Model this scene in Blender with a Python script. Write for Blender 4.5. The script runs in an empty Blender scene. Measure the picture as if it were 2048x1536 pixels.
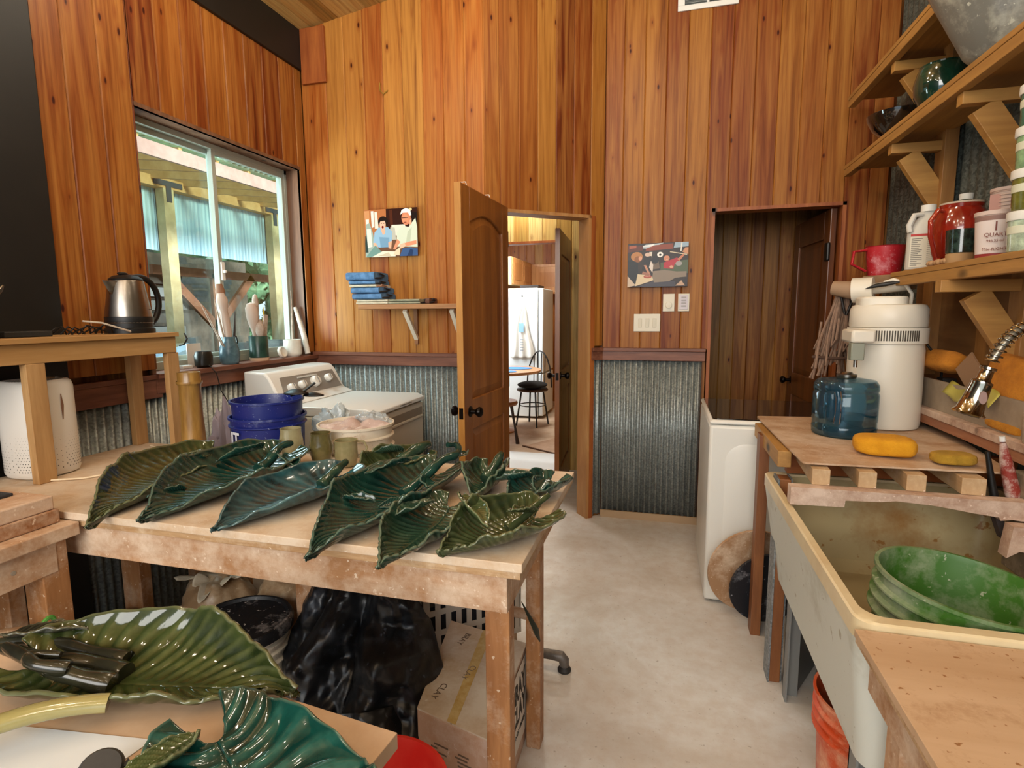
import bpy, bmesh, math, random
from mathutils import Vector, Matrix, Euler, noise
S = bpy.context.scene
C = S.collection
PI = math.pi
# ---------------------------------------------------------------- camera, world, lights, exposure
S.view_settings.view_transform = 'Standard'
S.view_settings.look = 'None'
S.view_settings.gamma = 1.0
S.view_settings.use_curve_mapping = False
S.view_settings.exposure = 0.60
cd = bpy.data.cameras.new('camera')
cam = bpy.data.objects.new('camera', cd)
C.objects.link(cam)
S.camera = cam
cd.sensor_width = 36.0
cd.lens = 1108.0 / 2048.0 * 36.0
cd.clip_start = 0.02
yaw, pit, rol = math.radians(15.3), math.radians(7.28), math.radians(0.39)
fwd = Vector((-math.sin(yaw) * math.cos(pit), math.cos(yaw) * math.cos(pit), -math.sin(pit)))
rgt = Vector((math.cos(yaw), math.sin(yaw), 0))
dwn = fwd.cross(rgt)
r2 = rgt * math.cos(rol) + dwn * math.sin(rol)
d2 = -rgt * math.sin(rol) + dwn * math.cos(rol)
mr = Matrix((r2, -d2, -fwd)).transposed().to_4x4()
cam.matrix_world = Matrix.Translation((0, 0, 1.41)) @ mr

w = bpy.data.worlds.new('World')
S.world = w
w.use_nodes = True
bg = w.node_tree.nodes['Background']
bg.inputs[0].default_value = (0.70, 0.86, 1.0, 1)
bg.inputs[1].default_value = 0.95

def light(kind, name, loc, target, power, color, size=1.0, sy=None, spread=None):
    l = bpy.data.lights.new(name, kind)
    l.energy = power
    l.color = color
    if kind == 'AREA':
        l.size = size
        if sy: l.shape = 'RECTANGLE'; l.size_y = sy
        if spread: l.spread = spread
    elif kind == 'SUN': l.angle = size
    else: l.shadow_soft_size = size
    o = bpy.data.objects.new(name, l)
    C.objects.link(o)
    o.location = loc
    d = Vector(target) - Vector(loc)
    o.rotation_euler = d.to_track_quat('-Z', 'Y').to_euler()
    return o
# daylight of the big studio windows behind and beside the photographer
light('AREA', 'daylight_behind', (-0.6, -2.6, 2.3), (-0.3, 3.0, 0.9), 95, (1.0, 0.94, 0.86), 3.2, 1.7)
light('AREA', 'daylight_ground_bounce', (-3.5, 1.6, 1.2), (-1.2, 3.2, 1.9), 55, (0.80, 0.92, 0.98), 1.2, 1.0)
light('AREA', 'daylight_window', (-3.3, 2.6, 3.4), (-1.6, 2.5, 1.2), 80, (0.72, 0.90, 1.0), 1.6, 1.3)
# ceiling lamps of the studio and rooms beyond, plus added glint bulbs
for i, (x, y, z) in enumerate(((-1.5, -0.5, 2.95), (-0.5, 0.2, 3.1), (0.3, -0.9, 3.1), (-0.1, -0.6, 3.1), (-1.0, 0.6, 3.0), (0.6, 0.5, 3.1), (-0.9, -0.9, 3.0), (-.8, 2.35, 3.15), (-1.55, 2.1, 3.0), (-.2, 2.5, 3.25), (-1.2, 1.7, 3.05), (-.45, 1.9, 3.2), (.35, 2.2, 3.3))):  # bulbs above the table are added, unseen, to put glints on the platters
    light('POINT', 'ceiling_and_glint_bulb', (x, y, z), (x, y, 0), 6.5, (1.0, 0.88, 0.70), 0.04)
light('AREA', 'hall_ceiling_light', (-1.25, 4.6, 2.5), (-1.25, 4.6, 0), 9, (1.0, 0.93, 0.80), 0.5)
light('AREA', 'kitchen_daylight', (-2.8, 6.3, 1.9), (-1.6, 7.0, 0.9), 62, (0.85, 0.94, 1.0), 1.4)
light('AREA', 'kitchen_ceiling_light', (-1.6, 6.8, 2.5), (-1.6, 6.8, 0), 26, (1.0, 0.93, 0.80), 0.6)
light('SUN', 'sun', (4, 3, 3.6), (-6.0, 5.0, 0), 6.0, (1.0, 0.98, 0.95), 0.25)

# ---------------------------------------------------------------- materials
def L(c):
    if isinstance(c, str):
        c = tuple(int(c[i:i + 2], 16) / 255 for i in (0, 2, 4))
    return tuple((v / 12.92 if v <= .04045 else ((v + .055) / 1.055) ** 2.4) for v in c[:3]) + (1,)
class NT:
    def __init__(s, name):
        s.m = bpy.data.materials.new(name); s.m.use_nodes = True
        s.t = s.m.node_tree; s.b = s.t.nodes['Principled BSDF']; s.out = s.t.nodes['Material Output']
    def n(s, typ, **k):
        nd = s.t.nodes.new(typ)
        for a, v in k.items():
            if a.startswith('i_'):
                key = a[2:].replace('_', ' ')
                nd.inputs[int(key) if key.isdigit() else key].default_value = v
            else: setattr(nd, a, v)
        return nd
    def l(s, a, b): s.t.links.new(a, b)
    def co(s, scale=(1, 1, 1), rot=(0, 0, 0), src='Object'):
        tc = s.n('ShaderNodeTexCoord'); mp = s.n('ShaderNodeMapping')
        mp.inputs['Scale'].default_value = scale; mp.inputs['Rotation'].default_value = rot
        s.l(tc.outputs[src], mp.inputs[0]); return mp.outputs[0]
    def noise(s, vec, scale, detail=4, rough=.6, dist=0):
        nd = s.n('ShaderNodeTexNoise'); s.l(vec, nd.inputs['Vector'])
        nd.inputs['Scale'].default_value = scale; nd.inputs['Detail'].default_value = detail
        nd.inputs['Roughness'].default_value = rough; nd.inputs['Distortion'].default_value = dist
        return nd.outputs[0]
    def ramp(s, fac, stops):
        r = s.n('ShaderNodeValToRGB'); e = r.color_ramp.elements
        while len(e) < len(stops): e.new(.5)
        for i, (p, c) in enumerate(stops):
            e[i].position = p; e[i].color = L(c) if isinstance(c, (str, tuple)) and not isinstance(c, float) else (c, c, c, 1)
        s.l(fac, r.inputs[0]); return r.outputs[0]
    def mix(s, fac, a, b, mode='MIX'):
        m = s.n('ShaderNodeMix', data_type='RGBA', blend_type=mode)
        for sock, v in ((m.inputs[0], fac), (m.inputs[6], a), (m.inputs[7], b)):
            if isinstance(v, (int, float)): sock.default_value = v
            elif isinstance(v, (str, tuple)): sock.default_value = L(v)
            else: s.l(v, sock)
        return m.outputs[2]
    def bump(s, h, strength=.3, dist=.01):
        b = s.n('ShaderNodeBump'); b.inputs['Strength'].default_value = strength; b.inputs['Distance'].default_value = dist
        s.l(h, b.inputs['Height']); s.l(b.outputs[0], s.b.inputs['Normal']); return b
    def col(s, v):
        if isinstance(v, (str, tuple)): s.b.inputs['Base Color'].default_value = L(v)
        else: s.l(v, s.b.inputs['Base Color'])
    def set(s, **k):
        for a, v in k.items(): s.b.inputs[a.replace('_', ' ')].default_value = v
        return s
_M = {}
def plain(name, c, rough=.5, metal=0, spec=.5, coat=0, c2=None, ns=6, bump=0, bs=60):
    """one colour with a weak mottle of its own"""
    if name in _M: return _M[name]
    t = NT(name)
    if c2:
        f = t.ramp(t.noise(t.co(), ns, 5, .65), [(.38, 0.0), (.64, 1.0)]); t.col(t.mix(f, c, c2))
    else: t.col(c)
    t.set(Roughness=rough, Metallic=metal, Specular_IOR_Level=spec, Coat_Weight=coat)
    t.set(Coat_Roughness=.08)
    if bump: t.bump(t.noise(t.co(), bs, 3), bump, .004)
    _M[name] = t.m; return t.m
def dusty(name, c, dust, amount=.5, scale=9, rough=.7, metal=0, bump=.1):
    """a thing spattered with dried clay: the colour, clay film and splashes"""
    if name in _M: return _M[name]
    t = NT(name); v = t.co()
    f = t.ramp(t.noise(v, scale, 6, .7), [(.62 - amount * .35, 0.0), (.82 - amount * .3, 1.0)])
    c1 = t.mix(f, c, dust)
    g = t.ramp(t.noise(v, scale * 9, 3, .6), [(.66, 0.0), (.70, 1.0)])
    t.col(t.mix(g, c1, dust)); t.set(Roughness=rough, Metallic=metal)
    if bump: t.bump(t.noise(v, scale * 4, 4), bump, .004)
    _M[name] = t.m; return t.m
def wood(name, dark, light_, axis=0, scale=1.0, rough=.55, dust=None, dustamt=.3, knots=True, coat=0):
    """sawn lumber with grain along an axis, a few knots, optional clay dust"""
    if name in _M: return _M[name]
    t = NT(name); sc = [9 * scale] * 3; sc[axis] = .9 * scale
    v = t.co(tuple(sc)); n1 = t.noise(v, 1.6, 5, .6, .8); n2 = t.noise(v, 9, 4, .6, .3)
    c1 = t.ramp(n1, [(.3, dark), (.7, light_)])
    c = t.mix(t.ramp(n2, [(.35, 0.0), (.75, .55)]), c1, dark)
    if knots:
        vc = [7 * scale] * 3; vc[axis] = 3.2 * scale
        vo = t.n('ShaderNodeTexVoronoi'); t.l(t.co(tuple(vc)), vo.inputs['Vector']); vo.inputs['Scale'].default_value = 1.0
        k = t.ramp(vo.outputs['Distance'], [(.05, 1.0), (.13, 0.0)])
        c = t.mix(k, c, tuple(x * .45 for x in L2(dark)))
    if dust:
        f = t.ramp(t.noise(t.co(), 7, 6, .75), [(.62 - dustamt * .4, 0.0), (.85 - dustamt * .3, .85)])
        c = t.mix(f, c, dust)
        g = t.ramp(t.noise(t.co(), 75, 2, .5), [(.68, 0.0), (.72, 1.0)])
        c = t.mix(g, c, dust)
    t.col(c); t.set(Roughness=rough, Coat_Weight=coat, Coat_Roughness=.25); t.bump(n2, .15, .003)
    _M[name] = t.m; return t.m
def L2(h): return tuple(int(h[i:i + 2], 16) / 255 for i in (0, 2, 4)) if isinstance(h, str) else h

def planks_mat(name, stops, rough=.42, axis=2, sat=1.0):
    """oiled cedar boards: each board has its tone in the attribute brd, grain and knots run along it"""
    t = NT(name)
    at = t.n('ShaderNodeAttribute', attribute_name='brd'); at2 = t.n('ShaderNodeAttribute', attribute_name='off')
    tc = t.n('ShaderNodeTexCoord'); cb = t.n('ShaderNodeCombineXYZ')
    mu = t.n('ShaderNodeMath', operation='MULTIPLY'); mu.inputs[1].default_value = 37.0
    t.l(at2.outputs['Fac'], mu.inputs[0])
    for i in range(3): t.l(mu.outputs[0], cb.inputs[i])
    ad = t.n('ShaderNodeVectorMath', operation='ADD'); t.l(tc.outputs['Object'], ad.inputs[0]); t.l(cb.outputs[0], ad.inputs[1])
    def mp(s):
        m = t.n('ShaderNodeMapping'); m.inputs['Scale'].default_value = s; t.l(ad.outputs[0], m.inputs[0]); return m.outputs[0]
    sc = [11.] * 3; sc[axis] = .55
    grain = t.noise(mp(tuple(sc)), 1.5, 4, .55, 1.4)
    sc = [60.] * 3; sc[axis] = 1.6
    fine = t.noise(mp(tuple(sc)), 1.5, 3, .6, .2)
    base = t.ramp(at.outputs['Fac'], stops)
    c = t.mix(t.ramp(grain, [(.40, 0.0), (.66, .9)]), base, t.mix(.5, base, 'be8642'))
    c = t.mix(t.ramp(grain, [(.22, .7), (.42, 0.0)]), c, t.mix(1.0, c, '8a5530', 'MULTIPLY'))
    dk = t.mix(1.0, c, '9a6a4a', 'MULTIPLY')
    c = t.mix(t.ramp(fine, [(.45, 0.0), (.8, .6)]), c, dk)
    sc = [13.] * 3; sc[axis] = 5.2
    vo = t.n('ShaderNodeTexVoronoi'); t.l(mp(tuple(sc)), vo.inputs['Vector']); vo.inputs['Scale'].default_value = 1.0
    sp = t.n('ShaderNodeSeparateColor'); t.l(vo.outputs['Color'], sp.inputs[0])
    pres = t.ramp(sp.outputs[0], [(.30, 0.0), (.32, 1.0)])
    kn = t.ramp(vo.outputs['Distance'], [(.055, 1.0), (.10, 0.0)]); hal = t.ramp(vo.outputs['Distance'], [(.07, .5), (.26, 0.0)])
    m1 = t.n('ShaderNodeMath', operation='MULTIPLY'); t.l(kn, m1.inputs[0]); t.l(pres, m1.inputs[1])
    m2 = t.n('ShaderNodeMath', operation='MULTIPLY'); t.l(hal, m2.inputs[0]); t.l(pres, m2.inputs[1])
    c = t.mix(m2.outputs[0], c, '7a3410'); c = t.mix(m1.outputs[0], c, '3a1004')
    t.col(c); t.set(Roughness=rough, Specular_IOR_Level=.22)
    t.bump(fine, .12, .002)
    return t.m

def glass_mat(name, tint='ffffff', rough=.0, mixf=.08, dif=0, op='eeeeee'):
    if name in _M: return _M[name]
    t = NT(name); tr = t.n('ShaderNodeBsdfTransparent'); tr.inputs[0].default_value = L(tint)
    gl = t.n('ShaderNodeBsdfGlossy'); gl.inputs['Roughness'].default_value = rough
    lw = t.n('ShaderNodeLayerWeight'); pw_ = t.n('ShaderNodeMath', operation='POWER'); pw_.inputs[1].default_value = 4.0; t.l(lw.outputs['Facing'], pw_.inputs[0])
    fr = t.n('ShaderNodeMath', operation='MULTIPLY_ADD'); t.l(pw_.outputs[0], fr.inputs[0]); fr.inputs[1].default_value = .85; fr.inputs[2].default_value = .04
    mx = t.n('ShaderNodeMixShader'); t.l(fr.outputs[0], mx.inputs[0]); t.l(tr.outputs[0], mx.inputs[1]); t.l(gl.outputs[0], mx.inputs[2])
    o = mx.outputs[0]
    if dif:
        df = t.n('ShaderNodeBsdfDiffuse'); df.inputs[0].default_value = L(op)
        m2 = t.n('ShaderNodeMixShader'); m2.inputs[0].default_value = dif; t.l(o, m2.inputs[1]); t.l(df.outputs[0], m2.inputs[2]); o = m2.outputs[0]
    t.l(o, t.out.inputs[0]); _M[name] = t.m; return t.m

def galv(name, dark='868c8a', light_='adb5b4', rough=.42, metal=.6):
    if name in _M: return _M[name]
    t = NT(name)
    vo = t.n('ShaderNodeTexVoronoi'); t.l(t.co((1, 1, 1)), vo.inputs['Vector']); vo.inputs['Scale'].default_value = 110
    sp = t.n('ShaderNodeSeparateColor'); t.l(vo.outputs['Color'], sp.inputs[0])
    n = t.noise(t.co((1, 1, .3)), 5, 4, .6)
    c = t.mix(t.ramp(sp.outputs[0], [(.1, 0.0), (.9, 1.0)]), dark, light_)
    t.col(t.mix(t.ramp(n, [(.35, 0.0), (.7, .5)]), c, '59605c')); t.set(Roughness=rough, Metallic=metal)
    _M[name] = t.m; return t.m

def glaze(name, deep, mid, pale, rough=.09):
    """running glaze: pools dark in the valleys, breaks pale over the veins (attribute vein) and the rim (attribute rim)"""
    if name in _M: return _M[name]
    t = NT(name); a = t.n('ShaderNodeAttribute', attribute_name='vein'); b = t.n('ShaderNodeAttribute', attribute_name='rim')
    n = t.noise(t.co(), 9, 5, .65, .5); n2 = t.noise(t.co(), 48, 3, .6)
    c = t.mix(t.ramp(n, [(.36, 0.0), (.66, 1.0)]), deep, mid)
    ad = t.n('ShaderNodeMath', operation='MULTIPLY'); t.l(a.outputs['Fac'], ad.inputs[0]); t.l(t.ramp(n2, [(.3, .25), (.7, .8)]), ad.inputs[1])
    c = t.mix(ad.outputs[0], c, pale)
    c = t.mix(b.outputs['Fac'], c, t.mix(.28, pale, 'c9c2a0'))
    t.col(c); t.set(Roughness=rough, Specular_IOR_Level=.45, Coat_Weight=.25, Coat_Roughness=.04)
    t.bump(n2, .12, .003)
    _M[name] = t.m; return t.m

# ---------------------------------------------------------------- mesh helpers
class MB:
    def __init__(s): s.v = []; s.f = []; s.mi = []; s.at = {}; s.cur = 0
    def add(s, vs, fs, at=None):
        o = len(s.v); s.v += [tuple(v) for v in vs]; s.f += [tuple(i + o for i in f) for f in fs]; s.mi += [s.cur] * len(fs)
        for k in set(list(s.at) + list(at or {})):
            if k not in s.at: s.at[k] = [0.0] * o
            s.at[k] += list(at[k]) if at and k in at else [0.0] * len(vs)
        return s
    def box(s, a, b, R=None, c=None):
        x0, y0, z0 = a; x1, y1, z1 = b
        vs = [Vector(p) for p in ((x0, y0, z0), (x1, y0, z0), (x1, y1, z0), (x0, y1, z0), (x0, y0, z1), (x1, y0, z1), (x1, y1, z1), (x0, y1, z1))]
        if R is not None:
            c = Vector(c) if c is not None else (Vector(a) + Vector(b)) / 2
            vs = [R @ (v - c) + c for v in vs]
        return s.add(vs, [(0, 3, 2, 1), (4, 5, 6, 7), (0, 1, 5, 4), (1, 2, 6, 5), (2, 3, 7, 6), (3, 0, 4, 7)])
    def beam(s, p, q, w, h, up=(0, 0, 1), ext=0):
        p, q = Vector(p), Vector(q); d = (q - p).normalized(); p = p - d * ext; q = q + d * ext
        u = Vector(up); sx = d.cross(u)
        if sx.length < 1e-4: sx = d.cross(Vector((0, 1, 0)))
        sx.normalize(); uz = sx.cross(d).normalized(); sx = sx * (w / 2); uz = uz * (h / 2)
        vs = [e + a * sx + b * uz for e in (p, q) for a, b in ((-1, -1), (1, -1), (1, 1), (-1, 1))]
        return s.add(vs, [(0, 1, 2, 3), (7, 6, 5, 4), (0, 4, 5, 1), (1, 5, 6, 2), (2, 6, 7, 3), (3, 7, 4, 0)])
    def lathe(s, prof, c=(0, 0, 0), n=40, R=None, caps=True, sc=(1, 1), wob=None):
        vs = []; fs = []; m = len(prof); c = Vector(c)
        for j, (r, z) in enumerate(prof):
            for i in range(n):
                a = 2 * PI * i / n; rr = r * (1 + (wob(a, z) if wob else 0))
                p = Vector((rr * math.cos(a) * sc[0], rr * math.sin(a) * sc[1], z)); vs.append((R @ p if R else p) + c)
        for j in range(m - 1):
            for i in range(n): k = (i + 1) % n; fs.append((j * n + i, j * n + k, (j + 1) * n + k, (j + 1) * n + i))
        if caps:
            if prof[0][0] > 1e-5: fs.append(tuple(range(n - 1, -1, -1)))
            if prof[-1][0] > 1e-5: fs.append(tuple((m - 1) * n + i for i in range(n)))
        return s.add(vs, fs)
    def tube(s, pts, r, n=10, closed=False, caps=True, flat=1.0):
        pts = [Vector(p) for p in pts]; m = len(pts); rs = r if isinstance(r, (list, tuple)) else [r] * m
        vs = []; fs = []; up = None
        for j in range(m):
            t = (pts[(j + 1) % m] - pts[j - 1]) if closed else (pts[min(j + 1, m - 1)] - pts[max(j - 1, 0)])
            t.normalize()
            if up is None:
                up = Vector((0, 0, 1)) if abs(t.z) < .9 else Vector((1, 0, 0))
            sx = t.cross(up)
            if sx.length < 1e-5: sx = t.orthogonal()
            sx.normalize(); up = sx.cross(t).normalized()
            for i in range(n):
                a = 2 * PI * i / n; vs.append(pts[j] + (sx * math.cos(a) + up * math.sin(a) * flat) * rs[j])
        for j in range(m if closed else m - 1):
            k2 = (j + 1) % m
            for i in range(n): k = (i + 1) % n; fs.append((j * n + i, j * n + k, k2 * n + k, k2 * n + i))
        if caps and not closed: fs.append(tuple(range(n - 1, -1, -1))); fs.append(tuple((m - 1) * n + i for i in range(n)))
        return s.add(vs, fs)
    def prism(s, poly, z0, z1, M=None):
        n = len(poly); vs = [Vector((x, y, z)) for z in (z0, z1) for x, y in poly]
        if M is not None: vs = [M @ v for v in vs]
        return s.add(vs, [tuple(range(n - 1, -1, -1)), tuple(range(n, 2 * n))] + [(i, (i + 1) % n, n + (i + 1) % n, n + i) for i in range(n)])
    def grid(s, fn, nu, nv, at=None, closed_u=False):
        vs = []; A = {}
        for j in range(nv + 1):
            for i in range(nu + (0 if closed_u else 1)):
                r = fn(i / nu, j / nv)
                if at: r, d = r; [A.setdefault(k, []).append(x) for k, x in d.items()]
                vs.append(r)
        wd = nu if closed_u else nu + 1; fs = []
        for j in range(nv):
            for i in range(nu): k = (i + 1) % wd; fs.append((j * wd + i, j * wd + k, (j + 1) * wd + k, (j + 1) * wd + i))
        return s.add(vs, fs, A if at else None)
    def ell(s, c, r, n=16, m=10, R=None, disp=0, seed=0, dsc=6):
        def fn(u, v):
            a = 2 * PI * u; b = PI * (v - .5); p = Vector((math.cos(a) * math.cos(b), math.sin(a) * math.cos(b), math.sin(b)))
            k = 1 + (disp * noise.noise(p * dsc * .3 + Vector((seed, seed * 2, 0))) if disp else 0)
            p = Vector((p.x * r[0], p.y * r[1], p.z * r[2])) * k
            return (R @ p if R else p) + Vector(c)
        return s.grid(fn, n, m, closed_u=True)
    def obj(s, name, mats, parent=None, bevel=0, smooth=True, solid=0, sub=0, label=None, offset=-1, ang=.65, loc=None, segs=2):
        me = bpy.data.meshes.new(name); me.from_pydata(s.v, [], s.f)
        if not isinstance(mats, (list, tuple)): mats = [mats]
        for m in mats: me.materials.append(m)
        if len(mats) > 1: me.polygons.foreach_set('material_index', s.mi)
        for k, d in s.at.items():
            a = me.attributes.new(k, 'FLOAT', 'POINT'); a.data.foreach_set('value', d)
        if smooth: me.shade_smooth(); me.set_sharp_from_angle(angle=ang)
        me.update()
        o = bpy.data.objects.new(name, me); C.objects.link(o)
        if parent: o.parent = parent
        if loc: o.location = loc
        if solid:
            m = o.modifiers.new('s', 'SOLIDIFY'); m.thickness = solid; m.offset = offset
        if bevel:
            m = o.modifiers.new('b', 'BEVEL'); m.width = bevel; m.segments = segs; m.limit_method = 'ANGLE'; m.angle_limit = .6; m.harden_normals = False
        if sub: m = o.modifiers.new('u', 'SUBSURF'); m.levels = sub; m.render_levels = sub
        if label: o['label'] = label
        return o
def Rz(a): return Matrix.Rotation(a, 3, 'Z')
def Rx(a): return Matrix.Rotation(a, 3, 'X')
def Ry(a): return Matrix.Rotation(a, 3, 'Y')
def thing(name, label, cat, loc=(0, 0, 0), rz=0, group=None, rot=None):
    o = bpy.data.objects.new(name, None); C.objects.link(o); o.empty_display_size = .05
    o.location = loc; o.rotation_euler = rot if rot else (0, 0, rz)
    o['label'] = label; o['category'] = cat
    if group: o['group'] = group
    return o
def tag(o, label, cat, group=None):
    o['label'] = label; o['category'] = cat
    if group: o['group'] = group
    return o
def struct(o): o['kind'] = 'structure'; return o
def dup(root, loc, rz=None, label=None, group=None, rot=None):
    r = root.copy(); C.objects.link(r); r.location = loc
    if rz is not None: r.rotation_euler = (0, 0, rz)
    if rot: r.rotation_euler = rot
    if label: r['label'] = label
    if group: r['group'] = group
    def kids(a, b):
        for ch in a.children:
            c = ch.copy(); C.objects.link(c); c.parent = b; kids(ch, c)
    kids(root, r); return r
def text(name, body, size, mat, parent, loc, rot, ext=.0006, bold=0, sx=1.0, spacing=1.0, align='LEFT'):
    cu = bpy.data.curves.new(name, 'FONT'); cu.body = body; cu.size = size; cu.extrude = ext; cu.offset = bold; cu.space_line = spacing; cu.align_x = align
    t = bpy.data.objects.new('tmp', cu); C.objects.link(t)
    dg = bpy.context.evaluated_depsgraph_get(); me = bpy.data.meshes.new_from_object(t.evaluated_get(dg))
    bpy.data.objects.remove(t); me.materials.clear(); me.materials.append(mat); me.name = name
    o = bpy.data.objects.new(name, me); C.objects.link(o); o.parent = parent; o.location = loc; o.rotation_euler = rot; o.scale = (sx, 1, 1)
    return o
RND = random.Random(7)
# ================================================================ THE SETTING
cedar = planks_mat('cedar_boards', [(0.0, '602a12'), (.3, '7a3a16'), (.55, '8c4f1e'), (.8, '975f26'), (1.0, 'a27032')])
cedar_warm = planks_mat('cedar_boards_warm_lit', [(0.0, '8a4218'), (.3, '97501c'), (.55, 'a05e24'), (.8, 'a66c2e'), (1.0, 'ad7a38')])  # brighter cedar copy: light on the left back wall put into the tone
pine_pale = planks_mat('pine_boards', [(0.0, 'a5813f'), (.5, 'bf9f5a'), (1.0, 'd6bb7c')])
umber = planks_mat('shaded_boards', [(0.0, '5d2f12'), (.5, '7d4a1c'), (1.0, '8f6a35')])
trimw = wood('rail_wood', '5b3020', '8d5a42', 0, 1.2, .5, coat=.1)
trimy = wood('rail_wood_along', '5b3020', '8d5a42', 1, 1.2, .5, coat=.1)
doorw = wood('knotty_alder', '74401a', 'ad6f30', 2, .55, .38, coat=.3)
dooredge = wood('alder_edge', 'a8702c', 'c8924a', 2, .8, .45)
jambw = wood('jamb_cedar', '7f3c14', 'b0662c', 2, .9, .5)
jambpale = wood('jamb_pine', '9c6a3a', 'c09460', 2, .9, .5)
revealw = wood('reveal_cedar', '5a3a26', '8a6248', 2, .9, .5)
metal = galv('galvanised_sheet')
black = plain('black_satin', '0d0c0b', .45, 0, .5)
blacksteel = plain('black_painted_steel', '12110f', .5, 0, .4, c2='191714', ns=3)
bronze = plain('dark_bronze', '17100c', .3, .7, .5)
white = plain('white_enamel', 'e6e4de', .3, 0, .5, coat=.2)
ivory = plain('ivory_plastic', 'ddd6c2', .4)

def boards(name, O, D, N, length, z0, z1, mat, holes=(), tones=None, w=.128, s0=0.0, g=.005, seed=1, thick=.02, first=None):
    """a wall of vertical tongue and groove boards; D runs along the wall, N points into the room; z1 may be a function of s"""
    rr = random.Random(seed); mb = MB(); O = Vector(O); D = Vector(D).normalized(); N = Vector(N).normalized()
    s = s0; k = 0
    ed = [s0]; nx = s0 + (first or w)
    while nx < length - .02: ed.append(nx); nx += w * (1 + rr.uniform(-.012, .012))
    ed.append(length)
    z1f = z1 if callable(z1) else (lambda q: z1)
    for a, b in zip(ed[:-1], ed[1:]):
        tone = tones[k % len(tones)] if tones else rr.random(); tone = min(1, max(0, tone + rr.uniform(-.06, .06))); off = rr.random(); k += 1
        cuts = sorted(set([a, b] + [h[i] for h in holes for i in (0, 1) if a < h[i] < b]))
        for p, q in zip(cuts[:-1], cuts[1:]):
            m = (p + q) / 2; zs = [(z0, None)]; iv = [[z0, 'top']]
            for h in holes:
                if h[0] < m < h[1]:
                    new = []
                    for lo, hi in iv:
                        H = 99 if hi == 'top' else hi
                        if h[3] <= lo or h[2] >= H: new.append([lo, hi]); continue
                        if h[2] > lo: new.append([lo, h[2]])
                        if h[3] < H: new.append([h[3], hi])
                    iv = new
            for lo, hi in iv:
                def P(ss, zz, dd): return O + D * ss + Vector((0, 0, zz)) + N * dd
                ta = z1f(p) if hi == 'top' else hi; tb = z1f(q) if hi == 'top' else hi
                ga = g if p == a else 0; gb = g if q == b else 0
                ss = [p, p + ga, q - gb, q]; dd = [-g if ga else 0, 0, 0, -g if gb else 0]
                tt = [ta, ta, tb, tb]
                vs = [P(x, lo, d) for x, d in zip(ss, dd)] + [P(x, t, d) for x, d, t in zip(ss, dd, tt)]
                vs += [P(p, lo, -thick), P(q, lo, -thick), P(q, tb, -thick), P(p, ta, -thick)]
                fs = [(0, 1, 5, 4), (1, 2, 6, 5), (2, 3, 7, 6), (8, 11, 10, 9), (0, 4, 11, 8), (3, 9, 10, 7), (4, 5, 6, 7, 10, 11), (0, 8, 9, 3, 2, 1)]
                mb.add(vs, fs, {'brd': [tone] * 12, 'off': [off] * 12})
    return struct(mb.obj(name, mat, smooth=False))

def corrugated(name, O, D, N, length, z0, z1, mat=None, pitch=.036, amp=.007, seg=8):
    O = Vector(O); D = Vector(D).normalized(); N = Vector(N).normalized(); n = int(length / pitch * seg)
    def fn(u, v): s = u * length; return O + D * s + N * (amp * math.sin(2 * PI * s / pitch)) + Vector((0, 0, z0 + v * (z1 - z0)))
    return struct(MB().grid(fn, n, 1).obj(name, mat or metal, solid=.002, ang=1.5))

WX, LY, RY, EX = -2.249, 3.228, 3.755, 1.223
CV = Vector((-1.041, 3.228, 0)); CC = Vector((-.395, 3.755, 0))
AD = (CC - CV).normalized(); AN = Vector((AD.y, -AD.x, 0)); AL = (CC - CV).length
ceil_z = lambda x: 3.165 + .155 * (x + 2.248)
# floor of poured concrete
t = NT('concrete_floor'); v = t.co(); n1 = t.noise(v, 1.4, 6, .6, .6); n2 = t.noise(v, 14, 6, .7); n3 = t.noise(v, 60, 2)
c = t.mix(t.ramp(n1, [(.35, 0.0), (.65, 1.0)]), 'bfb7ac', 'dddcd9'); c = t.mix(t.ramp(n2, [(.4, 0.0), (.8, .5)]), c, 'b59c84')
c = t.mix(t.ramp(n3, [(.66, 0.0), (.74, .6)]), c, '8f8273')
t.col(c); t.set(Roughness=.38, Specular_IOR_Level=.5); t.l(t.ramp(n2, [(.3, .30), (.7, .5)]), t.b.inputs['Roughness']); t.bump(n2, .05, .003)
struct(MB().box((-3.0, -3.2, -.1), (1.7, 4.84, 0)).obj('floor', t.m, smooth=False))
# boarded walls
tw = [.42, .6, .62, .5, .22, .66, .35, .66, .5, .3, .2, .6, .55, .4]
HZ1, HZ2 = 2.035, 2.047
boards('wall_left', (WX, -2.4, 0), (0, 1, 0), (1, 0, 0), LY + 2.4, 1.166, 3.2, cedar, [(2.02 + 2.4, 3.17 + 2.4, 1.16, 2.318), (-1, 1.62 + 2.4, 1.166, 9)], [.55, .5, .52, .15, .6, .3, .55, .5, .2, .25, .6, .55], .142, 4.02, seed=4, first=.115)
boards('wall_back_left', (WX, LY, 0), (1, 0, 0), (0, -1, 0), CV.x - WX, 1.166, lambda s: ceil_z(WX + s), cedar_warm, [], [.3, .85, .8, .12, .75, .9, .4, .5, .45], .130, seed=2, first=.175)
boards('wall_door_side', CV, AD, AN, AL, 1.19, lambda s: ceil_z(CV.x + AD.x * s) , cedar, [(.045, .735, 0, HZ1)], [.6, .45, .5, .85, .1, .3, .8, .5], .126, seed=3, first=.10)
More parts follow.
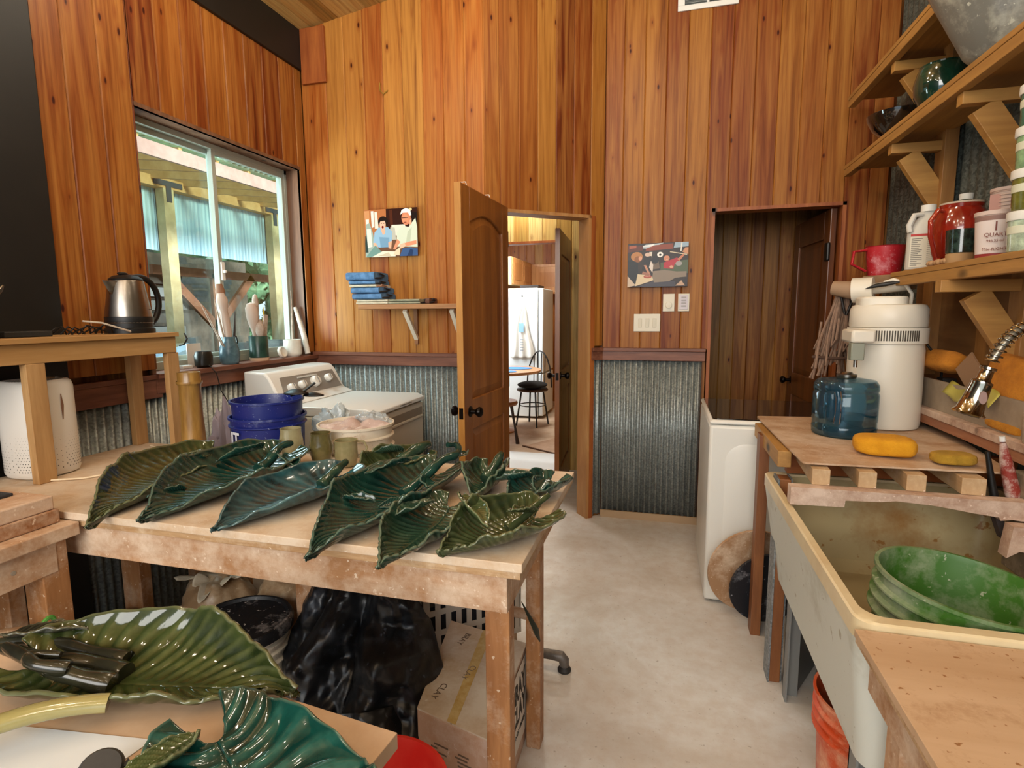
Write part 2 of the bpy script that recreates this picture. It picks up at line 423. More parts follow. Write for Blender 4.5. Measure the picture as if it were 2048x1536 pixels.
boards('wall_back_right', (CC.x, RY, 0), (1, 0, 0), (0, -1, 0), EX - CC.x, 1.17, lambda s: ceil_z(CC.x + s), cedar, [(.269 - CC.x, 1.015 - CC.x, 0, HZ2)], [.35, .7, .75, .25, .8, .3, .35, .4, .7, .55, .7, .35, .4], .128, seed=9, first=.115)
# low return of boards beside opening two, below the rail and backing of the walls
t_ = MB()
t_.box((WX - .02, LY + .022, 0), (CV.x, LY + .10, 4.2)); t_.box((1.02, RY + .022, 0), (1.45, RY + .10, 4.2)); t_.box((CC.x + .02, RY + .022, 0), (.263, RY + .10, 4.2)); t_.box((.2, RY + .022, HZ2 + .01), (1.1, RY + .10, 4.2))
struct(t_.obj('wall_backing', umber, smooth=False))
t_ = MB()
for a, b, lo, hi in ((0.0, .04, 0, 4.2), (.74, AL, 0, 4.2), (.02, .76, HZ1 + .01, 4.2)):
    p = CV + AD * a - AN * .024; q = CV + AD * b - AN * .024
    t_.prism([(p.x, p.y), (q.x, q.y), (q.x - AN.x * .07, q.y - AN.y * .07), (p.x - AN.x * .07, p.y - AN.y * .07)], lo, hi)
t_.box((CC.x - .10, RY + .03, 0), (CC.x + .03, RY + .12, 4.2)); t_.box((CV.x - .05, LY + .03, 0), (CV.x + .0, LY + .10, 4.2))
struct(t_.obj('wall_backing_door_side', umber, smooth=False))
# outer skin of the window wall round the opening
t_ = MB()
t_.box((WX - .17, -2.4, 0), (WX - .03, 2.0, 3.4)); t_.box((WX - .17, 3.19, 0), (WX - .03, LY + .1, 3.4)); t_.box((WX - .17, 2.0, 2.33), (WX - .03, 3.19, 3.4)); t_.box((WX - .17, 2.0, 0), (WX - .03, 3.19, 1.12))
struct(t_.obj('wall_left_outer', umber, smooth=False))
# corrugated wainscot
corrugated('wall_left_wainscot', (WX - .004, -2.4, 0), (0, 1, 0), (1, 0, 0), LY + 2.4, 0, 1.07)
corrugated('wall_back_left_wainscot', (WX, LY + .004, 0), (1, 0, 0), (0, -1, 0), CV.x - WX, 0, 1.09)
corrugated('wall_door_side_wainscot', CC - AD * .07 - AN * .006, AD, AN, .07, 0.02, 1.13)
corrugated('wall_back_right_wainscot', (CC.x, RY + .004, 0), (1, 0, 0), (0, -1, 0), .243 - CC.x, 0.05, 1.13)
corrugated('wall_right', (EX + .012, -2.4, 0), (0, 1, 0), (-1, 0, 0), RY + 2.4, 0, 3.9, galv('dull_galvanised_sheet', '4d534c', '7d847c', .55, .5), .068, .006)
struct(MB().box((EX + .03, -2.4, 0), (EX + .14, RY + .1, 4.2)).obj('wall_right_outer', umber, smooth=False))
# chair rails: a cap over a face board
def rail(name, p, q, n, z, mat, cap=.03, h=.062):
    p, q, n = Vector(p), Vector(q), Vector(n); m = MB()
    for lo, hi, d in ((z - .022, z, cap), (z - .022 - h, z - .022, .014)):
        a, b = p + n * d, q + n * d
        m.prism([(p.x, p.y), (q.x, q.y), (b.x, b.y), (a.x, a.y)] if (q - p).cross(n).z > 0 else [(q.x, q.y), (p.x, p.y), (a.x, a.y), (b.x, b.y)], lo, hi)
    return struct(m.obj(name, mat, bevel=.003, smooth=False))
rail('trim_1', (WX, LY, 0), (CV.x, LY, 0), (0, -1, 0), 1.166, trimw)
rail('trim_2', (CC.x, RY, 0), (.262, RY, 0), (0, -1, 0), 1.178, trimw)
rail('trim_3', CC - AD * .09, CC - AD * .004, AN, 1.178, trimw)
rail('trim_4', (WX, 1.62, 0), (WX, 2.03, 0), (1, 0, 0), 1.142, trimy, .02, .085)
struct(MB().box((CC.x + .0, RY - .012, 0), (.262, RY - .0, .05)).obj('baseboard_back', plain('cove_base', 'a98f70', .7), smooth=False))
# window reveal, sill board and the white-framed sliding window
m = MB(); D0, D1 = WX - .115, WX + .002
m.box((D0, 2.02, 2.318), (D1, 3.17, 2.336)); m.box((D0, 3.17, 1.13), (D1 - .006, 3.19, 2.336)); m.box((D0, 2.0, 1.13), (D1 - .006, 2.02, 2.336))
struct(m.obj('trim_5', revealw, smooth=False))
struct(MB().box((D0 - .01, 2.0, 1.122), (WX + .035, LY, 1.146)).box((WX - .01, 2.0, 1.052), (WX + .018, LY, 1.122)).obj('trim_6', trimy, bevel=.003, smooth=False))
pale = plain('white_dust', 'd8d8d2', .5)
vinyl = plain('vinyl_frame', 'a3a89c', .4)
win = struct(thing('window_1', 'x', 'x', (WX - .115, 0, 0))); del win['label']; del win['category']
m = MB()
for a, b in (((-.05, 2.02, 1.146), (.012, 3.17, 1.186)), ((-.05, 2.02, 2.290), (.012, 3.17, 2.318)), ((-.05, 2.02, 1.146), (.012, 2.045, 2.318)), ((-.05, 3.145, 1.146), (.012, 3.17, 2.318))): m.box(a, b)
m.obj('window_frame', vinyl, win, bevel=.003, smooth=False)
def sash(y0, y1, x0, x1, name):
    m = MB(); f = .026
    m.box((x0, y0, 1.182), (x1, y0 + f, 2.292)); m.box((x0, y1 - f, 1.182), (x1, y1, 2.292)); m.box((x0, y0 + f, 1.182), (x1, y1 - f, 1.182 + f)); m.box((x0, y0 + f, 2.292 - f), (x1, y1 - f, 2.292))
    s = m.obj('sash', vinyl, win, bevel=.002, smooth=False)
    MB().box(((x0 + x1) / 2 - .002, y0 + f, 1.182 + f), ((x0 + x1) / 2 + .002, y1 - f, 2.292 - f)).obj('pane', glass_mat('window_glass', 'f4fbf8'), s, smooth=False)
    return s
sash(2.043, 2.60, -.045, -.022, 'a'); s = sash(2.555, 3.147, -.016, .010, 'b')
m = MB().box((.010, 2.562, 1.60), (.022, 2.586, 1.70)).box((.02, 2.566, 1.64), (.04, 2.58, 1.655))
m.obj('latch', white, s, bevel=.003)
# black post and beam
struct(MB().box((WX - .04, -2.3, 0), (WX + .012, 1.62, 3.3)).obj('trim_7', blacksteel, bevel=.004, smooth=False))
struct(MB().box((WX - .02, -2.3, 2.925), (WX + .02, LY - .001, 3.175)).obj('trim_8', blacksteel, bevel=.004, smooth=False))
struct(MB().box((WX + .021, LY - .022, 2.84), (WX + .19, LY - .001, 3.165)).obj('trim_9', jambw, bevel=.002, smooth=False))
# ceiling of pine boards rising to the right
mb = MB(); rr = random.Random(5); x = WX - .1
while x < 1.5:
    w_ = .095; tone = rr.random(); off = rr.random()
    za, zb = ceil_z(x), ceil_z(x + w_)
    vs = [(x, -2.4, za), (x + .006, -2.4, za - .006), (x + w_ - .006, -2.4, zb - .006), (x + w_, -2.4, zb)]
    vs += [(a, RY + .1, c) for a, b, c in vs] + [(x, -2.4, za + .03), (x + w_, -2.4, zb + .03), (x + w_, RY + .1, zb + .03), (x, RY + .1, za + .03)]
    mb.add(vs, [(0, 4, 5, 1), (1, 5, 6, 2), (2, 6, 7, 3), (8, 9, 10, 11), (0, 8, 11, 4), (3, 7, 10, 9), (0, 1, 2, 3, 9, 8), (4, 11, 10, 7, 6, 5)], {'brd': [tone] * 12, 'off': [off] * 12})
    x += w_
struct(mb.obj('ceiling', planks_mat('ceiling_pine', [(0.0, '8a6a38'), (.5, 'b08f52'), (1.0, 'c9aa6c')], axis=1), smooth=False))
# door linings
def lining(name, a, b, n, z, depth, mat, w_=.02, front=.004):
    a, b, n = Vector(a), Vector(b), Vector(n).normalized(); d = (b - a).normalized(); m = MB()
    def bar(p, q, lo, hi):
        p1, q1 = p + n * front, q + n * front; p2, q2 = p - n * depth, q - n * depth
        m.prism([(p1.x, p1.y), (q1.x, q1.y), (q2.x, q2.y), (p2.x, p2.y)], lo, hi)
    bar(a, a + d * w_, 0, z); bar(b - d * w_, b, 0, z); bar(a, b, z - w_, z)
    return struct(m.obj(name, mat, smooth=False))
lining('trim_10', CV + AD * .045, CV + AD * .735, AN, HZ1, .12, jambpale)
lining('trim_11', (.269, RY, 0), (1.015, RY, 0), (0, -1, 0), HZ2, .11, jambw)
m = MB(); p = CV + AD * .735 + AN * .006; q = CV + AD * .765 + AN * .006
m.prism([(p.x, p.y), (q.x, q.y), (q.x - AN.x * .02, q.y - AN.y * .02), (p.x - AN.x * .02, p.y - AN.y * .02)], 0, 2.03)
struct(m.obj('trim_12', jambw, smooth=False))

def panel_door(name, hinge, ang, width, height, mat, edge, knob=True, flip=1, arch=True, label=None, kz=.93):
    """arched two panel door leaf; local x runs from the hinge to the free edge"""
    d = struct(thing(name, 'x', 'x', (hinge[0], hinge[1], 0.012))); del d['label']; del d['category']; d.rotation_euler = (0, 0, ang)
    T = .036; W, H = width, height; st = .105
    m = MB(); m.box((0, 0, 0), (st, T, H)); m.box((W - st, 0, 0), (W, T, H)); m.box((st, 0, 0), (W - st, T, .2)); m.box((st, 0, .80), (W - st, T, .96))
    # top rail with an arched underside
    n = 16; pts = [(st, H), (W - st, H)]; zt = H - .17
    for i in range(n + 1):
        u = i / n; xx = W - st - u * (W - 2 * st); pts.append((xx, zt + (.055 * math.sin(PI * u) if arch else 0)))
    M = Matrix(((1, 0, 0, 0), (0, 0, 1, 0), (0, 1, 0, 0), (0, 0, 0, 1)))
    m.prism([(x, z) for x, z in pts][::-1], 0, T, M)
    m.obj('door_frame', mat, d, bevel=.005, smooth=False)
    for lo, hi, ar in ((.2, .80, 0), (.96, zt, 1)):
        for sdn in (0, 1):
            def pan(ins, dep):
                p = [(st - .004 + ins, lo - .004 + ins), (W - st + .004 - ins, lo - .004 + ins)]
                for i in range(n + 1):
                    u = i / n; p.append((W - st + .004 - ins - u * (W - 2 * st + .008 - 2 * ins), hi + .004 - ins + (.055 * math.sin(PI * u) if ar and arch else 0)))
                return p
            o, i_ = pan(0, 0), pan(.045, 0); yo, yi = (.014, .004) if sdn == 0 else (T - .014, T - .004)
            N_ = len(o); vs = [(x, yo, z) for x, z in o] + [(x, yi, z) for x, z in i_] + [(x, T / 2, z) for x, z in o]
            fs = [(k, (k + 1) % N_, N_ + (k + 1) % N_, N_ + k) for k in range(N_)] + [tuple(range(N_, 2 * N_))]
            if sdn: fs = [f[::-1] for f in fs]
            MB().add(vs, fs).obj('door_panel', mat, d, smooth=False)
    MB().box((W, 0.001, 0), (W + .0025, T - .001, H)).obj('door_edge', edge, d, smooth=False, label='pale planed edge')
    if knob:
        for sg, y0 in ((-1, 0), (1, T)):
            k = MB().lathe([(.028, 0), (.028, .004), (.012, .007), (.011, .03), (.020, .036), (.027, .048), (.025, .06), (.012, .068), (0, .069)], (W - .07, y0, kz), 24, R=Rx(PI / 2 if sg < 0 else -PI / 2))
            k.obj('door_knob', bronze, d)
        MB().box((W + .0026, T / 2 - .011, kz - .028), (W + .004, T / 2 + .011, kz + .028)).obj('strike_plate', bronze, d, smooth=False)
    return d
# leaf of the open door in front of the angled wall; free edge towards the room
hx = CV + AD * .05 + AN * .012
d1 = panel_door('door_1', (-.945, 3.262), math.atan2(2.575 - 3.262, -.985 + .945), .69, 2.02, doorw, dooredge, kz=.90)
for px_, zz in ((.62, 1.0), (.3, 1.0)):
    MB().tube([(px_, -.004, 1.985), (px_, -.006, 2.03), (px_, .004, 2.034), (px_, .030, 2.034), (px_, .036, 2.02)], .0022, 6).obj('hook', white, d1, label='small white over-door hook')
for zz in (1.79, .95, .25): MB().box((-.004, .0, zz), (.001, .036, zz + .09)).obj('hinge', bronze, d1, smooth=False)

# hall beyond door one and kitchen past it
boards('wall_hall', (-2.6, 4.84, 0), (1, 0, 0), (0, -1, 0), 2.8, 0, 2.75, pine_pale, [(.35, 1.80, 0, 2.035)], None, .13, seed=11)
struct(MB().box((-.30, 3.80, 0), (-.24, 4.83, 2.75)).obj('wall_hall_right', umber, smooth=False))
struct(MB().box((-2.35, 3.34, 0), (-2.29, 4.83, 2.75)).obj('wall_hall_left', pine_pale, smooth=False))
struct(MB().prism([(-2.6, 3.36), (-1.1, 3.36), (-.5, 3.87), (-.24, 3.87), (-.24, 4.84), (-2.6, 4.84)], 2.75, 2.8).obj('ceiling_hall', pine_pale, smooth=False))
lining('trim_13', (-2.25, 4.84, 0), (-.80, 4.84, 0), (0, -1, 0), 2.035, .1, jambw)
d2 = panel_door('door_2', (-.815, 4.80), math.atan2(-.80, .045), .78, 2.0, doorw, doorw, arch=False, kz=.93)
for zz in (1.72, .88, .14): MB().box((-.02, -.012, zz), (.014, .0, zz + .10)).obj('hinge', black, d2, smooth=False)
kfl = NT('kitchen_carpet'); v = kfl.co(); kfl.col(kfl.mix(kfl.ramp(kfl.noise(v, 3, 5), [(.4, 0.0), (.6, 1.0)]), 'b39a83', 'c9b6a2')); kfl.set(Roughness=.8)
struct(MB().box((-2.9, 4.84, -.1), (.6, 9.0, 0)).obj('floor_kitchen', kfl.m, smooth=False))
struct(MB().box((-2.25, 4.75, 0), (-.80, 5.35, .006)).obj('floor_threshold', plain('daylit_threshold', 'd9dcdc', .35), smooth=False))  # daylight on the floor put in as a pale bluish threshold strip
boards('wall_kitchen', (-2.9, 8.7, 0), (1, 0, 0), (0, -1, 0), 3.5, 0, 2.8, cedar_warm, [], None, .13, seed=12)
struct(MB().box((.5, 4.9, 0), (.56, 8.7, 2.8)).obj('wall_kitchen_right', pine_pale, smooth=False))
struct(MB().box((-2.9, 4.9, 2.8), (.6, 8.75, 2.85)).obj('ceiling_kitchen', pine_pale, smooth=False))
struct(MB().box((-2.95, 4.9, 0), (-2.9, 8.7, 2.8)).obj('wall_kitchen_left', pine_pale, smooth=False))
# nook behind opening two
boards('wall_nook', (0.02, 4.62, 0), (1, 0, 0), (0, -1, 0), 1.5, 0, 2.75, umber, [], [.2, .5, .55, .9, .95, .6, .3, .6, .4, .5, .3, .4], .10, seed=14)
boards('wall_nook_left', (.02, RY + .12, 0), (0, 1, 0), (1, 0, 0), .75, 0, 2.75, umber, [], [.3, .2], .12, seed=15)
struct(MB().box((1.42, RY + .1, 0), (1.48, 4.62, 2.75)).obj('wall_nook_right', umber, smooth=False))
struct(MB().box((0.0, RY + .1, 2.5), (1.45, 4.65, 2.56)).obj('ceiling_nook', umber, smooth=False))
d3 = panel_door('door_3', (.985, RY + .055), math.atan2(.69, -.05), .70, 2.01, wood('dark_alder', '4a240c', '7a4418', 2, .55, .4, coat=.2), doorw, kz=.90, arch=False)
MB().box((-.012, .03, 1.70), (.045, .05, 1.81)).obj('hinge', black, d3, bevel=.008, smooth=False)
# ================================================================ WORKTABLE SIDE
tw_x = wood('table_pine', 'b08a62', 'cdab84', 0, .8, .6, dust='d9c8b2', dustamt=.85, knots=False)
tw_dirty = wood('clay_spattered_lumber', '96683f', 'bf9066', 0, .9, .65, dust='d9c3ab', dustamt=.6)
tw_y = wood('clay_spattered_lumber_along', '96683f', 'bf9066', 1, .9, .65, dust='d9c3ab', dustamt=.6)
tw_z = wood('clay_spattered_post', '8f5c33', 'bd8755', 2, .9, .6, dust='d6bda2', dustamt=.35)
plyedge = wood('plywood_edge', '9a734a', 'd2b186', 0, 2.5, .6, dust='d8c3a8', dustamt=.3, knots=False)
tz = .85
wt = thing('worktable', 'long clay-dusted wooden worktable carrying the row of green leaf platters', 'table', (0, 0, 0))
MB().box((-2.235, 1.145, tz - .022), (-.293, 1.90, tz)).obj('tabletop', tw_x, wt, bevel=.002, smooth=False)
MB().box((-2.235, 1.150, tz - .040), (-.298, 1.895, tz - .0225)).obj('tabletop_underlay', plyedge, wt, bevel=.001, smooth=False, label='layered plywood edge below the top')
MB().box((-2.2, 1.165, .715), (-.334, 1.203, .809)).obj('apron', tw_dirty, wt, bevel=.002, smooth=False)
MB().box((-.372, 1.204, .715), (-.334, 1.82, .809)).obj('apron', tw_y, wt, bevel=.002, smooth=False)
MB().box((-2.2, 1.80, .715), (-.373, 1.838, .809)).obj('apron', tw_dirty, wt, bevel=.002, smooth=False)
for a, b in (((-.402, 1.2035), (-.340, 1.25)), ((-.398, 1.60), (-.352, 1.66)), ((-1.23, 1.58), (-1.135, 1.625)), ((-2.10, 1.21), (-2.04, 1.26)), ((-2.02, 1.58), (-1.93, 1.63))):
    MB().box((a[0], a[1], 0), (b[0], b[1], .715 if a[1] > 1.3 else .7149)).obj('leg', tw_z, wt, bevel=.003, smooth=False)
MB().box((-2.0, 1.60, .6), (-.40, 1.64, .7)).obj('stretcher', tw_dirty, wt, bevel=.002, smooth=False)
# low bench behind the table, carries the two buckets
lb = thing('low_bench', 'low wooden bench behind the worktable holding the buckets', 'bench', (0, 0, 0))
MB().box((-2.10, 1.925, .575), (-.98, 2.30, .6)).obj('bench_top', tw_x, lb, bevel=.002, smooth=False)
for x, y in ((-2.08, 1.94), (-1.03, 1.94), (-2.08, 2.25), (-1.03, 2.25)): MB().box((x, y, 0), (x + .04, y + .04, .575)).obj('leg', tw_z, lb, smooth=False)

# ---- riser shelf on the table
rs = thing('riser_shelf', 'small raw pine riser shelf standing on the table under the kettle', 'shelf', (0, 0, tz))
rx = wood('riser_pine', '9a6f40', 'c39a66', 2, .8, .6); ry = wood('riser_pine_along', 'a0743f', 'c8a06a', 1, .8, .6)
MB().box((-2.235, .85, .472), (-1.985, 1.905, .490)).obj('shelf_board', ry, rs, bevel=.002, smooth=False)
MB().box((-2.03, .88, .405), (-2.0, 1.90, .4715)).obj('apron', ry, rs, bevel=.002, smooth=False)
for i, (x, y, wx, wy) in enumerate(((-2.028, 1.855, .026, .055), (-2.225, 1.845, .03, .055), (-2.03, 1.315, .03, .06), (-2.235, 1.16, .05, .1))):
    MB().box((x, y, 0.0005), (x + wx, y + wy, .4045 if x > -2.1 else .4715)).obj('leg', rx, rs, bevel=.002, smooth=False)
# ---- kettle
steel = plain('brushed_steel', '9b948c', .28, 1.0, .5, c2='847c73', ns=4)
k = thing('kettle', 'brushed steel electric kettle with black handle on the riser shelf', 'kettle', (-2.105, 1.785, tz + .4905), rz=0)
MB().lathe([(.088, 0), (.088, .018), (.082, .022), (.082, .04)], n=40).obj('power_base', black, k)
MB().lathe([(.0835, .0405), (.084, .042), (.082, .07), (.062, .205), (.060, .21), (0, .21)], n=48).obj('kettle_body', steel, k)
MB().lathe([(.058, .2105), (.060, .216), (.045, .228), (.02, .234), (0, .235)], n=36).obj('lid', black, k)
MB().ell((.0, -.012, .238), (.012, .022, .006)).obj('lid_button', black, k)
sp = MB(); sp.add([(-.028, -.052, .205), (.028, -.052, .205), (0, -.100, .207), (-.012, -.066, .15), (.012, -.066, .15), (0, -.078, .168)], [(0, 2, 1), (0, 3, 5, 2), (1, 2, 5, 4), (3, 4, 5)]); sp.obj('spout', steel, k, solid=.001)
hp = []
for i in range(17):
    a = -PI * .62 + i / 16 * PI * 1.12; hp.append((0, .064 + .080 * math.cos(a) , .128 + .100 * math.sin(a)))
hp = [(0, .077, .045)] + hp[2:] + [(0, .03, .226), (0, .0, .229)]
MB().tube(hp, [.009] + [.0125] * (len(hp) - 3) + [.010, .008], 10, flat=.9).obj('handle', black, k)
MB().lathe([(.0837, .042), (.0842, .046), (.0842, .064), (.0835, .066)], n=40, caps=False).obj('dark_band', black, k)
for i in range(14): pass
m = MB(); rr = random.Random(3)
for i in range(16):
    a = .35 + i * .042; m.box((.0772 * math.cos(a) - .001, .0772 * math.sin(a) - .0014, .094), (.0772 * math.cos(a) + .0012, .0772 * math.sin(a) + .0014, .0945 + .004 * rr.random()))
m.obj('maker_lettering', plain('grey_print', '55504a', .5), k, smooth=False)
tag(MB().tube([(-2.03, 1.72, 1.3475), (-2.005, 1.70, 1.350), (-2.02, 1.60, 1.385), (-2.06, 1.56, 1.392)], .0035, 6).obj('white_cable', plain('pale_cord', 'b9ab98', .6)), 'pale cord end curling beside the kettle base', 'cable')
o = tag(MB().tube([(-1.9845, 1.93, 1.335), (-1.975, 1.935, 1.31), (-2.0, 1.94, 1.285), (-2.03, 1.945, 1.28)], .003, 6).obj('cable', black), 'thin black cable hanging off the riser shelf end', 'cable')
# ---- dark tangle beside the kettle
q = thing('power_strip', 'flat black power strip lying on the riser shelf', 'power strip', (-2.10, 1.44, tz + .4905))
MB().box((-.04, -.13, 0), (.03, .02, .02)).obj('housing', plain('dark_slate_plastic', '232524', .6), q, bevel=.003)
m = MB(); rr = random.Random(9)
for i in range(9):
    y = -.05 + i * .022; m.tube([(-.02 + .03 * rr.random(), y, .004), (.01, y + .02, .02 + .02 * rr.random()), (.02 * rr.random(), y + .05, .03 * rr.random() + .006), (-.01, y + .07, .004)], .003, 6)
tag(m.obj('cable_bundle', black, loc=(-2.08, 1.50, tz + .4905)), 'tangled black cables coiled on the riser shelf', 'cable')
# ---- brown tool jar at the left edge of the picture
jar = plain('speckled_brown_glaze', '33241a', .25, 0, .5, c2='6a4a34', ns=30)
q = thing('tool_jar', 'round speckled brown jar of tools at the left end of the riser', 'jar', (-2.05, 1.215, tz + .4905))
MB().lathe([(.03, 0), (.048, .012), (.056, .045), (.05, .08), (.03, .104), (.034, .115), (.028, .112), (.024, .10), (.03, .05), (0, .02)], n=32).obj('jar_body', jar, q)
toolw = plain('worn_handle_wood', 'a68263', .6, c2='c4a58a', ns=20)
def brush(name, label, base, tip, r, mats, cat='tool', group=None, kind=0):
    b, t_ = Vector(base), Vector(tip); d = t_ - b; q = thing(name, label, cat, b, group=group)
    if kind == 0: MB().tube([(0, 0, 0), d * .5, d * .9, d], [r * .7, r, r * 1.1, r * .6], 10).obj('handle', mats[0], q); MB().tube([d * .78, d * .8, d * .95, d * 1.08], [r * 1.12, r * 1.25, r * 1.5, r * .5], 10).obj('tip', mats[1], q)
    elif kind == 1: MB().tube([d * i / 10 for i in range(11)], [r * x for x in (.6, .7, .9, 1, 1.05, 1.1, 1.15, 1.0, 1.3, 1.6, .9)], 12).obj('shaft', mats[0], q)
    elif kind == 2: MB().tube([(0, 0, 0), d * .45, d * .6, d * .75, d * .9, d * .98, d], [r * .4, r * .5, r * .9, r * 1.15, r * 1.1, r * .7, .002], 12).obj('paddle', mats[0], q)
    elif kind == 3: MB().tube([(0, 0, 0), d * .6, d], [r, r * .9, r * .25], 10).obj('stick', mats[0], q)
    return q
brush('clay_tool', 'short wooden loop tool leaning left in the brown jar', (-2.05, 1.21, 1.39), (-2.05, 1.18, 1.53), .008, (toolw, steel), group=None)
brush('clay_tool', 'thin wire-ended tool leaning right in the brown jar', (-2.05, 1.215, 1.39), (-2.02, 1.285, 1.50), .006, (toolw, steel))
brush('clay_rib', 'broad pale tool upright in the brown jar at the picture edge', (-2.05, 1.205, 1.38), (-2.045, 1.20, 1.58), .016, (plain('pale_tool', 'b5a38c', .6), steel), kind=3)
# ---- air purifier
pw = plain('warm_white_plastic', 'ded8ce', .45)
q = thing('air_purifier', 'tall rounded white air purifier with perforated base under the riser', 'air purifier', (-2.135, 1.425, tz)); q.scale = (.82, .82, 1.0)
def rsq(r, n=6, e=4.0, k=48):
    return [(abs(math.cos(2 * PI * i / k)) ** (2 / e) * math.copysign(r, math.cos(2 * PI * i / k)), abs(math.sin(2 * PI * i / k)) ** (2 / e) * math.copysign(r, math.sin(2 * PI * i / k))) for i in range(k)]
def rbox(secs, e=4.0, k=48, asp=1.0):
    m = MB(); vs = []
    for r, z in secs: vs += [(x, y * asp, z) for x, y in rsq(r, e=e, k=k)]
    n = len(secs); fs = [(j * k + i, j * k + (i + 1) % k, (j + 1) * k + (i + 1) % k, (j + 1) * k + i) for j in range(n - 1) for i in range(k)]
    fs += [tuple(range(k - 1, -1, -1)), tuple((n - 1) * k + i for i in range(k))]; return m.add(vs, fs)
rbox([(.095, 0), (.108, .006), (.115, .02), (.115, .315), (.110, .332), (.10, .340)], 3.2).obj('housing', pw, q)
pm = MB(); dots = MB()
for j in range(13):
    zz = .03 + j * .010
    for i in range(56):
        a = 2 * PI * (i + .5 * (j % 2)) / 56; c_, s_ = math.cos(a), math.sin(a); e = 2 / 3.2
        x, y = abs(c_) ** e * math.copysign(.1153, c_), abs(s_) ** e * math.copysign(.1153, s_)
        if x < -.02 and y > 0: continue
        d = .0027 * (1 - j / 16); t_ = Vector((-s_, c_, 0)) * d; u_ = Vector((0, 0, d)); p = Vector((x, y, zz))
        if True: dots.add([p - t_, p - u_, p + t_, p + u_], [(0, 1, 2, 3)])
dots.obj('air_holes', plain('hole_dark', '4a463f', .8), q, smooth=False)
m = MB()
for i in range(26): a = -1.9 + i * .13; m.beam((.098 * math.cos(a), .098 * math.sin(a), .3385), (.078 * math.cos(a), .078 * math.sin(a), .3425), .0045, .004)
m.obj('vent_ring', plain('grille_dark', '7c776e', .6), q, smooth=False)
MB().tube([(.1165, .02, .29), (.1168, .022, .25), (.1165, .02, .20)], [.0015, .006, .0015], 8, flat=.15).obj('drip_stain', plain('brown_drip', '7c5843', .6), q)
tag(MB().tube([(-2.04, 1.33, .8565), (-1.92, 1.40, .855), (-1.85, 1.52, .855), (-1.86, 1.64, .8535), (-1.95, 1.78, .8535), (-2.12, 1.84, .856)], .0032, 8).obj('white_cable', plain('ivory_cord', 'e2cfae', .5)), 'ivory cord snaking over the table from the air purifier', 'cable')
# ---- bamboo vase
bam = wood('bamboo_skin', '74501f', 'b08848', 2, 1.6, .3, knots=False, coat=.3)
q = thing('bamboo_vase', 'tall brown bamboo tube vase standing behind the first platter', 'vase', (-1.875, 1.83, tz)); q.scale = (1.2, 1.2, .98)
MB().lathe([(.037, 0), (.039, .01), (.036, .02), (.040, .027), (.038, .04), (.034, .15), (.034, .28), (.038, .292), (.035, .3), (.035, .337), (.030, .337), (.029, .30), (.028, .05), (0, .05)], n=36, wob=lambda a, z: .02 * math.sin(2 * a)).obj('bamboo_tube', bam, q)
MB().lathe([(.0395, .288), (.0405, .294), (.0395, .3)], n=36, caps=False).obj('node_ring', bam, q)

# ---- mugs
mugg = plain('olive_celadon_glaze', '857c56', .18, 0, .6, coat=.5, c2='9a906a', ns=14)
mugd = plain('dark_olive_glaze', '554c2c', .16, 0, .6, coat=.5, c2='6f663c', ns=12)
mugb = plain('pale_celadon_glaze', '958b66', .2, 0, .6, coat=.4, c2='a89e78', ns=12)
def mug(loc, label, mat, h, prof, handle=None, ha=0):
    q = thing('mug', label, 'mug', loc, group='celadon mugs on the table')
    r0, r1, r2 = prof
    MB().lathe([(r0 * .8, 0), (r0, .006), (r1, h * .4), (r1 * .97, h * .6), (r2, h * .9), (r2 * 1.04, h), (r2 * .96, h), (r2 * .93, h * .88), (r1 * .9, h * .5), (r0 * .85, .012), (0, .01)], n=40).obj('cup_wall', mat, q)
    if handle:
        c_, s_ = math.cos(ha), math.sin(ha); pts = [(x * c_, x * s_, z) for x, z in ((r2 * .95, h * .9), (r1 + .022, h * .88), (r1 + .034, h * .62), (r1 + .022, h * .36), (r1 * .95, h * .28))]
        MB().tube(pts, [.005, .006, .006, .005, .005], 8, flat=.8).obj('handle', handle, q)
    return q
mug((-1.415, 1.845, tz), 'pale celadon bellied mug beside the blue bucket, leftmost of three', mugb, .115, (.034, .046, .039))
mug((-1.248, 1.80, tz), 'dark olive-brown mug, middle of the three mugs', mugd, .115, (.034, .045, .037))
mug((-1.125, 1.775, tz), 'straight-sided olive mug nearest the white bucket, with handle', mugg, .10, (.036, .042, .041), mugb, .7)

# ---- buckets
def bucket(root, r, h, mat, ribs=(.72, .79, .86), lip=True, inner=None, handle=None):
    p = [(r * .86, 0), (r * .87, .004)]; z = 0
    for f in ribs: p += [(r * (.87 + .11 * (f - .02)), h * (f - .022)), (r * (1.03), h * (f - .008)), (r * (1.03), h * (f + .004)), (r * (.87 + .11 * (f + .02)), h * (f + .018))]
    p += [(r * .985, h * .97), (r * 1.035, h * .975), (r * 1.035, h), (r * .985, h), (r * .965, h * .96), (r * .85, .012), (0, .01)]
    m = MB().lathe(p, n=56); o = m.obj('bucket_wall', mat, root)
    if handle:
        pts = [(r * 1.04 * math.cos(a), r * 1.04 * math.sin(a), h * .78 - .12 * math.sin((a - handle) % PI)) for a in [handle + i / 14 * PI for i in range(15)]]
        MB().tube(pts, .0022, 6).obj('bail', plain('galvanised_wire', '8d8d88', .4, .8), root)
    return o
blue = dusty('blue_bucket_plastic', '16226e', '8790b0', .12, 9, .4)
q = thing('blue_bucket', 'dusty dark blue plastic bucket behind the mugs, outer of the nested pair', 'bucket', (-1.70, 2.07, .60))
bucket(q, .158, .37, blue, ribs=(.90,))
text('lettering', 'IT', .075, plain('white_print', 'd5d8e2', .5), q, (-.078, -.142, .262), (PI / 2, 0, -.35), bold=.002)
